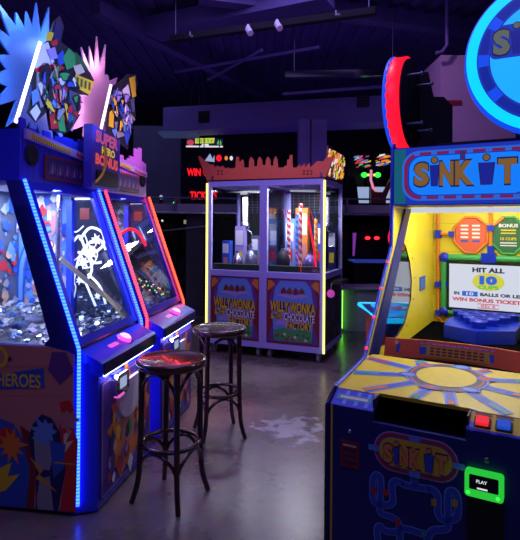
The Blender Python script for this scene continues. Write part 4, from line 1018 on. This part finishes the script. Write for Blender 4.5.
# small blue plate on the side wall
c_ = fi.px(422, 283); lp = MB().rrect(fi, c_[0]-.085, c_[1]-.048, c_[0]+.085, c_[1]+.048, .004, 'ink_blue', .001, .004)
for k in range(4): lp.rect(fi, c_[0]-.065, c_[1]-.034+k*.018, c_[0]+.065, c_[1]-.028+k*.018, 'ink_sky', .006)
lp.build('rules_plate', sk)
# ten cups in a triangle over a blue tray
MB().prism([(.17,1.80),(.185,1.56),(.40,1.44),(.615,1.56),(.63,1.80),(.60,2.085),(.20,2.085)], Frame(MS,(0,0,0),(1,0,0),(0,1,0)), .801, .885, 'blue_cup').build('cup_tray', sk)
for row in range(4):
    for k in range(row + 1):
        x = .40 + (k - row/2)*.112; y = 1.56 + row*.125
        MB().lathe((x, y, 0), [(.042,.8855),(.052,.922),(.056,.925),(.056,.931),(.050,.931),(.040,.89)], 'blue_cup', 22).build('cup', sk)

# round ring toppers
def ring_sign(M, label, R, face):
    t = thing('ring_sign', label, 'sign', M, 'round ring signs'); f = Frame(M, (0,-.065,0), (1,0,0), (0,0,1)); return t, f
RC = MS @ Vector((.80, 1.12, 2.455)); MR = place(RC.x, RC.y, RC.z, SA); R = .425
t, f = ring_sign(MR, 'big round cyan glowing ring sign above the right cabinet', R, None)
MB().lathe((0,0,0), [(R-.03,.07),(R,.05),(R+.008,.0),(R,-.05),(R-.03,-.065)], 'glow_blue', 72, 'y').build('drum', t)
fc = MB().ring(f, 0, 0, .352, R-.012, 'glow_cyan', .002, 72).ring(f, 0, 0, .345, .358, 'glow_deep', .004, 72).ring(f, 0, 0, .300, .346, 'glow_navy', .003, 72).ring(f, 0, 0, .290, .303, 'glow_deep', .004, 72)
fc.disc(f, 0, 0, .292, .292, 'glow_cyan_inner', .002, 64)
for k in range(10):
    a = k*2*PI/10 + PI; fc.ring(f, 0, 0, .296, .352, 'glow_blue', .005, 6, a-.10, a+.10)
fc.build('face', t)
glow('ring_letter', (.10,.12,.10)); s = MB(); s.rrect(f, -.29, .0, .29, .18, .03, 'glow_deep', .004); logo(s, f, -.275, .02, .275, .155, .006, 'ring_letter', 'letter_edge', 'letter_cup'); s.build('lettering', t)
for x in (-.15, .15): MB().box(x-.02, .075, -.42, x+.02, .11, -.20, 'black').build('strut', t)
MB().box(-.60, .075, -.44, .40, .16, -.415, 'black').build('mount_beam', t)
c_ = at(403, 105, 4.47); ax = math.atan2(.50, -.866); MR2 = place(c_.x, c_.y, c_.z, ax + PI/2); R2 = .395   # its face looks to the left, away
t = thing('ring_sign', 'round red bulb-edged ring sign seen edge-on against the ceiling', 'sign', MR2, 'round ring signs')
f2 = Frame(MR2, (0,0,0), (1,0,0), (0,0,1))
MB().lathe((0,0,0), [(R2-.03,.066),(R2,.06),(R2,-.03)], 'glow_red', 64, 'y').build('drum', t)
for k in range(30):
    a = 2*PI*k/30; MB().ball(((R2-.034)*math.cos(a), -.036, (R2-.034)*math.sin(a)), .043, .022, .043, 'glow_red', 12, 6).build('bulb', t)
L(MB().tube([(R2*.985*math.cos(2*PI*i/64), -.050, R2*.985*math.sin(2*PI*i/64)) for i in range(64)], .018, 'glow_blue', 8, closed=True).build('front_rim', t), 'blue front rim')
MB().lathe((0,0,0), [(R2-.02,.067),(R2-.02,.080),(.01,.080)], 'matte_black', 64, 'y').build('back_plate', t)
br = MB()
for z in (-.2, .2):
    for x in (-.18, .18): MB().tube([(x, .08, z), (x, .20, z)], .010, 'grey_metal', 8).ball((x, .20, z), .018, .018, .018, 'grey_metal', 10, 6).build('bracket', t)
s = MB().prism([(1.30,2.11),(1.72,2.11),(1.72,2.62),(1.64,2.70),(1.55,2.70),(1.50,2.92),(1.30,2.92)], Frame(ID,(0,4.66,0),(1,0,0),(0,0,1)), -.12, 0, 'matte_black')
IV = MR2.inverted(); s.v = [tuple(IV @ Vector(v)) for v in s.v]; s.build('mount_board', t)
# neighbouring cabinet behind, facing left
MN = place(1.0, 4.22, 0, 0)
t = thing('ball_toss_cabinet', 'second ball toss cabinet half hidden behind, with a cyan lit deck edge', 'arcade machine', MN)
MB().box(.04, .02, .02, 1.6, .84, .74, 'navy_paint').build('body', t)
MB().box(.03, .05, .10, .04, .80, .72, 'ink_red').build('front_panel', t)
MB().box(-.02, 0, .74, 1.6, .86, .78, 'navy_paint').build('deck', t)
MB().tube([(.9, -.005, .77), (-.025, -.005, .77), (-.025, .865, .77), (.9, .865, .77)], .022, 'glow_cyan', 8).build('deck_light', t)
MB().box(.06, .12, .781, .40, .74, .80, 'glow_cyan_inner').build('lit_deck', t)
MB().rrect(Frame(MN,(.16,.3,.802),(1,0,0),(0,1,0)), 0, 0, .14, .24, .02, 'white_card', 0, .01).build('rules_card', t)
MB().box(.75, .05, .78, 1.6, .81, 2.10, 'matte_black').build('tower', t)

# ------------------------------------------------------------------ raised gallery at the back
YG = 8.6
zt, zb = at(370, 205, YG).z, at(370, 213, YG).z
struct(MB().box(-6, YG, zb, 6, 12.9, zt, 'slab_grey'), 'floor_upper', 'edge of the raised gallery floor at the back')
for i, x in enumerate((-4.4, -1.25, 3.1, 4.9)): struct(MB().box(x, YG + .2, 0, x + .3, YG + .5, zb, 'wall_dark'), 'wall_pier' if i == 0 else 'wall_pier')
rl = thing('guard_rail', 'slim grey metal guard rail along the gallery edge', 'railing', place(0, YG, zt, 0))
hz = at(370, 200.5, YG).z - zt
MB().tube([(-5.8, -.03, hz + .02), (5.8, -.03, hz + .02)], .016, 'grey_metal', 8).build('rail', rl)
hz2 = at(350, 214, YG - .15).z - zt
MB().tube([(-5.8, -.15, hz2), (5.8, -.15, hz2)], .02, 'silver', 8).build('lower_rail', rl)
for k in range(9): MB().box(-5.6 + k*1.4, -.16, hz2 - .02, -5.57 + k*1.4, -.0, hz + .02, 'grey_metal').build('post', rl)

# racing cabinets on the gallery
def racer(x0, x1, label, seed, cols, seat):
    M = Matrix.Translation((at((x0+x1)/2, 200, 9.6).x, 9.6, zt)); t = thing('racing_cabinet', label, 'arcade machine', M, 'racing games on the gallery')
    f = Frame(M, (0,0,0), (1,0,0), (0,0,1))
    a, z_a = f.px(x0, 169); b, z_b = f.px(x1, 154); rnd = random.Random(seed)
    MB().box(a, .05, 0, b, .9, .12, 'black').box(a, .5, .12, b, .9, z_b + .05, 'black').build('body', t)
    m = MB().prism([(a,z_a),(b,z_a+.02),(b,z_b),(a+.03,z_b+.02)], f, -.05, 0, 'black')
    for i in range(26):
        u, v = rnd.uniform(a+.02, b-.08), rnd.uniform(z_a+.02, z_b-.05); l = rnd.uniform(.04, .12)
        m.poly([(u, v), (u + l, v + l*.25), (u + l*1.1, v + l*.5), (u + l*.2, v + l*.35)], f, rnd.choice(cols), .001 + i*.0003)
    m.build('marquee', t)
    u0, v0 = f.px(x0 + 2, 203); u1, v1 = f.px(x1 - 1, 187)
    sh = MB().box(u0 - .02, -.0, v0 - .02, u1 + .02, .5, v1 + .02, 'black').build('monitor', t)
    MB().rect(f, u0, v0, u1, v1, 'glow_paper', .002).build('screen', sh)
    u, v = f.px(364 if x0 < 360 else 377.5, 175); MB().ball((u, -.02, v), .06, .03, .05, 'glow_green', 12, 8).build('green_lamp', t)
    u2, v2 = f.px(368 if x0 < 360 else 374, 175); MB().ball((u2, -.02, v2), .025, .02, .025, 'glow_yellowdot', 10, 6).build('amber_lamp', t)
    if seat:
        M2 = M @ Matrix.Translation((0, -.5, 0)); fs = Frame(M2, (0,0,0), (1,0,0), (0,0,1))
        q = [fs.px(*p_) for p_ in ((371.5,203),(371,186),(374,190),(377,192),(384,192),(388,184),(391,178),(391,186),(386,198),(386,203))]
        q = [(u, max(v, 0)) for u, v in q]
        L(MB().prism(q, Frame(M,(0,-.5,0),(1,0,0),(0,0,1)), -.12, 0, 'ink_maroon').build('seat_shell', t), 'maroon seat shell')
        q = [(371,170),(370.5,180),(373,188),(376,191)]
        MB().tube([fs.p(*fs.px(*p_), .02) - Vector((0,.5,0)) for p_ in q], .022, 'glow_pinkstrip', 8).build('pink_strip', t)
    else:
        M2 = M @ Matrix.Translation((0, -.5, 0)); fs = Frame(M2, (0,0,0), (1,0,0), (0,0,1))
        q = [(u, max(v, 0)) for u, v in fs.pxs(((345,204),(345,182),(349,175),(354,176),(357,186),(359,204)))]
        MB().prism(q, Frame(M,(0,-.5,0),(1,0,0),(0,0,1)), -.14, 0, 'matte_black').build('seat_back', t)
glow('glow_pinkstrip', (.8,.25,.45))
racer(352, 370, 'dark racing cabinet on the gallery nearest the claw machines, with a black seat', 1, ['glow_s_white','glow_s_yellow','glow_s_green','glow_s_sky','glow_s_red'], False)
racer(372.5, 391, 'racing cabinet on the gallery with a maroon seat and blue racing marquee', 2, ['glow_s_blue','glow_s_white','glow_s_red','glow_s_blue','glow_s_orange','glow_s_yellow'], True)

# below the gallery on the right: dark bay with lights
def lit_box(name, label, cat, x0, y0, x1, y1, Y, d, m, mface, group=None, depth=.3):
    p, q = at(x0, y1, Y), at(x1, y0, Y); base = Vector(((p.x+q.x)/2, Y, p.z))
    t = thing(name, label, cat, Matrix.Translation(base), group); w = (q.x-p.x)/2; h = q.z-p.z
    MB().box(-w, 0, 0, w, depth, h, m).build('casing', t)
    return t, w, h
c0 = at(372, 238, 10.3)
t = thing('driving_simulator', 'dark driving seat with twin red tail lights below the gallery', 'arcade machine', Matrix.Translation((c0.x, 10.3, 0)), 'driving seats below the gallery')
MB().box(-.34, 0, .02, .34, 1.2, .75, 'black').prism([(-.32,.75),(.32,.75),(.26,1.55),(-.26,1.55)], Frame(ID,(0,0,0),(1,0,0),(0,0,1)), -.2, 0, 'black_plastic').build('seat_shell', t)
for dx in (-.09, .09): MB().ball((dx, -.02, c0.z), .055, .02, .035, 'glow_redbright', 12, 6).build('tail_light', t)
c1 = at(336, 238, 10.3)
t = thing('driving_simulator', 'dark driving seat with red tail lights seen through the claw machine glass', 'arcade machine', Matrix.Translation((c1.x, 10.3, 0)), 'driving seats below the gallery')
MB().box(-.32, 0, .02, .32, 1.2, .75, 'black').prism([(-.30,.75),(.30,.75),(.26,1.55),(-.26,1.55)], Frame(ID,(0,0,0),(1,0,0),(0,0,1)), -.2, 0, 'black_plastic').build('seat_shell', t)
for dx in (-.08, .08): MB().ball((dx, -.02, c1.z), .05, .02, .035, 'glow_redbright', 12, 6).build('tail_light', t)
p, q = at(353, 256, 11.5), at(367, 233, 11.5)
own_root(MB().box(p.x, 11.5, p.z, q.x, 11.55, q.z, 'glow_purple').box(p.x - .02, 11.55, 0, q.x + .02, 11.65, q.z + .03, 'black'), 'light_panel', 'dim purple lit panel deep below the gallery', 'panel', (p.x, 11.5, 0))
p, q = at_z(352, 262, 0.80), at_z(392, 256, .80)
own_root(MB().box(at(352,258,9.4).x, 9.2, .02, at(396,258,9.4).x, 10.0, .88, 'black').box(at(353,258,9.4).x, 9.2, .88, at(395,258,9.4).x, 9.95, .90, 'glow_floorblue'), 'floor_glow_table', 'added low table, its blue glow standing in for lit floor below the gallery', 'table', (at(374,258,9.4).x, 9.2, 0))  # added table; its glowing top stands in for blue light on the floor
p = at(391, 238, 9.0)
own_root(MB().tube(wavy([at(391,230,9.0), at(389,238,9.0), at(392,246,9.0), at(396,248,9.0)], 5), .022, 'glow_red', 8).box(p.x + .05, 9.02, 0, p.x + .09, 9.06, p.z + .1, 'black'), 'neon_loop', 'small curved red neon loop beside the toss cabinet', 'neon', p)
# low counter with green edge light
p, q = at(344, 286, 7.6), at(396, 286, 7.6)
cn = thing('counter', 'low dark counter wall with a grey top and green edge light', 'counter', Matrix.Translation((p.x, 7.6, 0)))
wq = q.x - p.x + .8
MB().box(0, 0, 0, wq, .12, p.z - .04, 'green_wall').build('counter_wall', cn) if mat('green_wall', (.30,.32,.34), .6) else None
MB().box(-.05, -.08, p.z - .04, wq, .30, p.z, 'slab_grey').build('counter_top', cn)
MB().tube([(-.035, -.05, .05), (-.035, -.05, p.z - .06)], .012, 'glow_lime', 8).build('green_strip', cn)

# left background
p, q = at(133, 205, 10.2), at(181, 126, 10.2)
own_root(MB().box(p.x, 10.2, zt, q.x, 10.4, q.z, 'wall_grey'), 'partition_panel', 'tall plain blue-grey panel behind the pusher machines', 'panel', (p.x, 10.2, zt))
def text_sign(x0, y0, x1, y1, Y, txt, label):
    p, q = at(x0 - 2, y1 + 3, Y), at(x1 + 2, y0 - 3, Y); M = Matrix.Translation((p.x, Y, p.z)); t = thing('message_board', label, 'sign', M, 'red message boards')
    MB().box(0, 0, 0, q.x - p.x, .08, q.z - p.z, 'matte_black').build('casing', t)
    f = Frame(M, (0,0,0), (1,0,0), (0,0,1)); MB().text_px(txt, f, x0, y0, x1, y1, 'glow_redtext', .003, .03).build('lettering', t)
    MB().tube([((q.x-p.x)/2, .04, q.z - p.z), ((q.x-p.x)/2, .04, HC - p.z)], .01, 'black', 6).build('hanger', t)
text_sign(187, 168.5, 211, 176, 9.8, 'WIN UP', 'upper red glowing message board reading WIN UP')
text_sign(190, 191.5, 217, 199.5, 9.7, 'TICKETS', 'lower red glowing message board reading TICKETS')
# overhead screen
p, q = at(185, 148, 9.9), at(224, 137.5, 9.9); M = Matrix.Translation((p.x, 9.9, p.z))
t = thing('overhead_screen', 'small bright green and yellow screen hanging above the claw machines', 'screen', M); w, h = q.x-p.x, q.z-p.z
MB().box(0, 0, 0, w, .12, h, 'black').build('casing', t); f = Frame(M, (0,0,0), (1,0,0), (0,0,1))
s = MB().rect(f, .02, .02, w-.02, h-.02, 'glow_s_black', .001); s.rect(f, .02, .015, w-.02, h*.22, 'glow_s_white', .002)
s.poly([(w*.26,h*.42),(w*.74,h*.46),(w*.76,h*.95),(w*.26,h*.9)], f, 'glow_s_yellow', .003); s.poly([(w*.42,h*.2),(w*.62,h*.2),(w*.6,h*.4),(w*.44,h*.4)], f, 'glow_s_white', .004)
for k in range(5): s.rect(f, w*(.30+.09*k), h*.55, w*(.35+.09*k), h*.82, 'glow_s_green', .004)
s.disc(f, w*.14, h*.5, w*.09, h*.28, 'glow_s_red', .003, 14); s.poly(burst(w*.88, h*.5, w*.05, w*.09, 7, 3, 0), f, 'glow_s_green', .003); s.build('screen', t)
for x in (.1, w-.1): MB().tube([(x, .06, h), (x, .06, HC - p.z)], .01, 'black', 6).build('hanger', t)
# small lit sign of lamps above claw machine
p = at(205, 162, 9.3); M = Matrix.Translation(p); t = thing('lamp_cluster', 'row of small white and red lamps above the left claw machine', 'lamp', M)
f = Frame(M, (0,0,0), (1,0,0), (0,0,1)); MB().box(-.05, 0, -.05, .55, .1, .16, 'matte_black').build('casing', t)
MB().prism([(0,.02),(.09,.15),(.14,.05),(.17,.12),(.17,.0)], f, .001, .02, 'glow_paper').build('white_lamp', t)
for x, m in ((.25,'glow_red'),(.38,'glow_s_orange'),(.47,'glow_s_white')): MB().ball((x, -.01, .07), .05 if x < .3 else .03, .02, .06 if x < .3 else .04, m, 12, 6).build('round_lamp', t)
MB().tube([(.25, .05, .16), (.25, .05, 3.19 - p.z)], .01, 'black', 6).build('hanger', t)
# dark cabinets below the gallery on the left
for i, (x0, x1, y0, l, m, g) in enumerate(((150, 178, 214, 'dark arcade cabinet below the gallery beside the red-lit pusher', 'glow_paper', 0), (178, 192, 216, 'narrow dark arcade cabinet below the gallery with two small lit words', 'glow_s_yellow', 1), (194, 206, 214, 'dark arcade cabinet with a blue post light just left of the claw machines', 'glow_s_blue', 2))):
    p, q = at(x0, 300, 9.3), at(x1, y0, 9.3); M = Matrix.Translation((p.x, 9.3, 0)); t = thing('arcade_cabinet', l, 'arcade machine', M, 'dark cabinets below the gallery'); w = q.x - p.x - .02; h = min(q.z, zb - .02)
    MB().prism([(0,.02),(.7,.02),(.7,h),(.15,h),(.10,h-.25),(.25,h-.6),(0,h-.75)], Frame(M,(0,0,0),(0,1,0),(0,0,1)), 0, w, 'black').build('body', t)
    f = Frame(M, (0,.10,0), (1,0,0), (0,0,1))
    if g == 1:
        for u in (.08, .155): MB().rect(f, u, h-.14, u+.06, h-.07, 'dim_amber', .012).build('lit_word', t)
    elif g == 2: MB().box(0, -.0, .4, .035, .02, h, 'glow_navy').build('post_light', t)
    else: MB().ball((w*.4, .12, h - .12), .02, .02, .02, 'glow_s_white', 8, 6).build('indicator', t)
# small lights on the gallery above the left
for x, y, r, m, l in ((161,198,.035,'glow_paper','tiny white lamp on the gallery ledge left of the message boards'), (174,203.5,.02,'glow_green','tiny green lamp on the gallery ledge under the message boards')):
    p = at(x, y, 9.2); p.z = max(p.z, zt + .03)
    own_root(MB().ball(p, r, r, r*1.6, m, 10, 8).box(p.x-.03, 9.17, zt, p.x+.03, 9.23, p.z, 'black'), 'signal_lamp', l, 'lamp', (p.x, 9.2, zt), 'small lamps on the gallery ledge')
p, q = at(150, 232.5, 7.9), at(207, 226, 7.9)
own_root(MB().tube([p, q], .012, 'grey_metal', 8).tube([(p.x, p.y, 0), p], .015, 'grey_metal', 8).tube([(q.x, q.y, 0), q], .015, 'grey_metal', 8), 'queue_rail', 'thin slanting grey hand rail left of the claw machines', 'railing', (p.x, p.y, 0))
# ventilation ducts with bright lamp at far left ceiling
p, q = at(158, 132, 8.6), at(196, 137, 8.6)
own_root(MB().box(p.x, 8.6, p.z - .02, q.x, 9.1, p.z + .02, 'glow_dimlamp'), 'ceiling_lamp', 'flat dim blue-white ceiling lamp beyond the pusher toppers', 'lamp', (p.x, 8.6, p.z)) if glow('glow_dimlamp', (.02,.03,.08)) else None

# ------------------------------------------------------------------ lights
def area(loc, target, size, energy, col, sy=None):
    l = bpy.data.lights.new('area', 'AREA'); l.energy = energy; l.color = col; l.size = size
    if sy: l.shape = 'RECTANGLE'; l.size_y = sy
    o = bpy.data.objects.new('lamp', l); COL.objects.link(o); o.location = loc
    o.rotation_euler = (Vector(target) - Vector(loc)).to_track_quat('-Z', 'Y').to_euler(); return o
def point(loc, energy, col, r=.03):
    l = bpy.data.lights.new('point', 'POINT'); l.energy = energy; l.color = col; l.shadow_soft_size = r
    o = bpy.data.objects.new('lamp', l); COL.objects.link(o); o.location = loc; return o
def spot(loc, target, energy, col, ang, r=.05):
    l = bpy.data.lights.new('spot', 'SPOT'); l.energy = energy; l.color = col; l.spot_size = math.radians(ang); l.spot_blend = .6; l.shadow_soft_size = r
    o = bpy.data.objects.new('lamp', l); COL.objects.link(o); o.location = loc
    o.rotation_euler = (Vector(target) - Vector(loc)).to_track_quat('-Z', 'Y').to_euler(); return o
# ultraviolet and dim house lamps under the ceiling, floor spots, added uplights and fill
area((0.2, 1.0, 4.2), (0.2, 1.6, 0), 2.5, 38, (.40, .30, 1.0))
area((0.0, 4.6, 4.25), (0.0, 4.6, 0), 2.5, 46, (.42, .31, 1.0))
area((-2.5, 9, 4.2), (-2.5, 9, 0), 2.0, 10, (.35, .35, 1.0))
area((0.0, 7.4, 2.2), (0.0, 7.2, 4.4), 5.0, 14, (.20, .10, 1.0))  # added uplight without a fixture, lifts the ceiling tone
area((0.0, 1.5, 2.3), (0.0, 2.6, 4.4), 5.0, 12, (.22, .12, 1.0))  # added uplight for the nearer ceiling, no fixture
spot((-0.2, 4.4, 4.0), (-0.25, 3.6, 0), 22, (1.0, .16, .30), 24)
spot((-0.4, 5.6, 3.9), (-.40, 4.30, 0), 150, (1.0, .12, .25), 15)
spot((-0.2, 5.2, 3.9), (-.12, 3.45, 0), 90, (.32, .30, 1.0), 18)
spot((0.1, -0.8, 3.9), (-1.1, 2.7, .5), 26, (.95, .60, .9), 40)  # added fill that brightens the first pusher's side panel
spot((0.9, 4.2, 4.1), (0.35, 4.4, 0), 22, (1.0, .82, .5), 36)
# machine lamps, with added fill lamps and spots among them
for M_, e, c_ in ((MA, 17, (.60, .72, 1.0)), (MBm, 5.0, (.75, .75, 1.0))):
    p = M_ @ Vector((W/2, .6, 1.74)); area(p, p - Vector((0,0,1)), .55, e, c_, .35)
p = MA @ Vector((.45, -.4, 2.25)); q = MA @ Vector((.45, .6, 2.6)); point(MA @ Vector((.10, .50, 2.35)), 2.6, (.22, .40, 1.0), .05); point(MA @ Vector((.36, .53, 2.86)), 2.6, (.22, .40, 1.0), .05); point(MA @ Vector((.72, .53, 2.75)), 2, (.22, .40, 1.0), .05); spot(p, q, 40, (.25, .40, 1.0), 85)  # added points stand in for edge lighting; added spot brightens the art
p = MBm @ Vector((.45, -.4, 2.25)); q = MBm @ Vector((.45, .6, 2.35)); point(MBm @ Vector((.12, .50, 2.4)), 2.2, (1.0, .6, .85), .05); point(MBm @ Vector((.42, .53, 2.85)), 2, (1.0, .6, .85), .05); spot(p, q, 26, (.95, .55, .95), 80)  # same added points and spot, in pink, for the second topper
for M_, e in ((MC, 12), (MC2, 20)):
    p = M_ @ Vector((CW/2, .3, 1.97)); area(p, p - Vector((0,0,1)), .5, e, (.85, .85, 1.0), .3)
p = MS @ Vector((.4, 1.355, 1.62)); q = MS @ Vector((.4, 1.60, .9)); area(p, q, .7, 4, (1.0, .98, .9), .08)
p = MS @ Vector((.4, 1.72, 1.86)); area(p, p - Vector((0,0,1)), .6, 5.0, (1.0, .98, .92), .5)  # added fill to even out the toss cabinet interior, no fitting here
p = MS @ Vector((.4, 1.0, 1.655)); q = MS @ Vector((.4, .75, .85)); area(p, q, .6, 5.0, (1.0, .95, .8), .06)
p = Vector((1.0, 8.8, 4.0)); 
spot((1.2, 4.9, 3.9), (2.3, 6.2, 2.9), 40, (.75, .35, .85), 60)  # spot aimed at the mauve column
for M_ in (MA, MBm):
    p = M_ @ Vector((W/2, -.125, .72)); q = M_ @ Vector((W/2, -.22, .2)); area(p, q, .7, .7, (.75, .65, 1.0), .02)
spot((-.1, 3.4, 4.0), (.15, 6.0, 1.2), 95, (.58, .5, 1.0), 44)  # added spot that brightens the claw machine posters and frames
w = bpy.data.worlds.new('dim_hall'); scene.world = w; w.use_nodes = True
w.node_tree.nodes['Background'].inputs[0].default_value = (.22, .16, .55, 1); w.node_tree.nodes['Background'].inputs[1].default_value = .05

# ------------------------------------------------------------------ camera
cam = bpy.data.cameras.new('camera'); co = bpy.data.objects.new('camera', cam); COL.objects.link(co); scene.camera = co
cam.sensor_fit = 'HORIZONTAL'; cam.sensor_width = 36; cam.lens = 36 * FOC / 520; cam.shift_y = -45 / 520; cam.clip_start = .05
co.matrix_world = Matrix.Translation(EYE) @ Matrix.Rotation(PI/2, 4, 'X') @ Matrix.Rotation(ROLL, 4, 'Z')
vs = scene.view_settings; scene.display_settings.display_device = 'sRGB'; vs.view_transform = 'Standard'; vs.look = 'None'; vs.gamma = 1; vs.use_curve_mapping = False; vs.exposure = 0.0
scene.cycles.use_denoising = True; scene.cycles.max_bounces = 8; scene.cycles.transparent_max_bounces = 16; scene.cycles.sample_clamp_indirect = 4
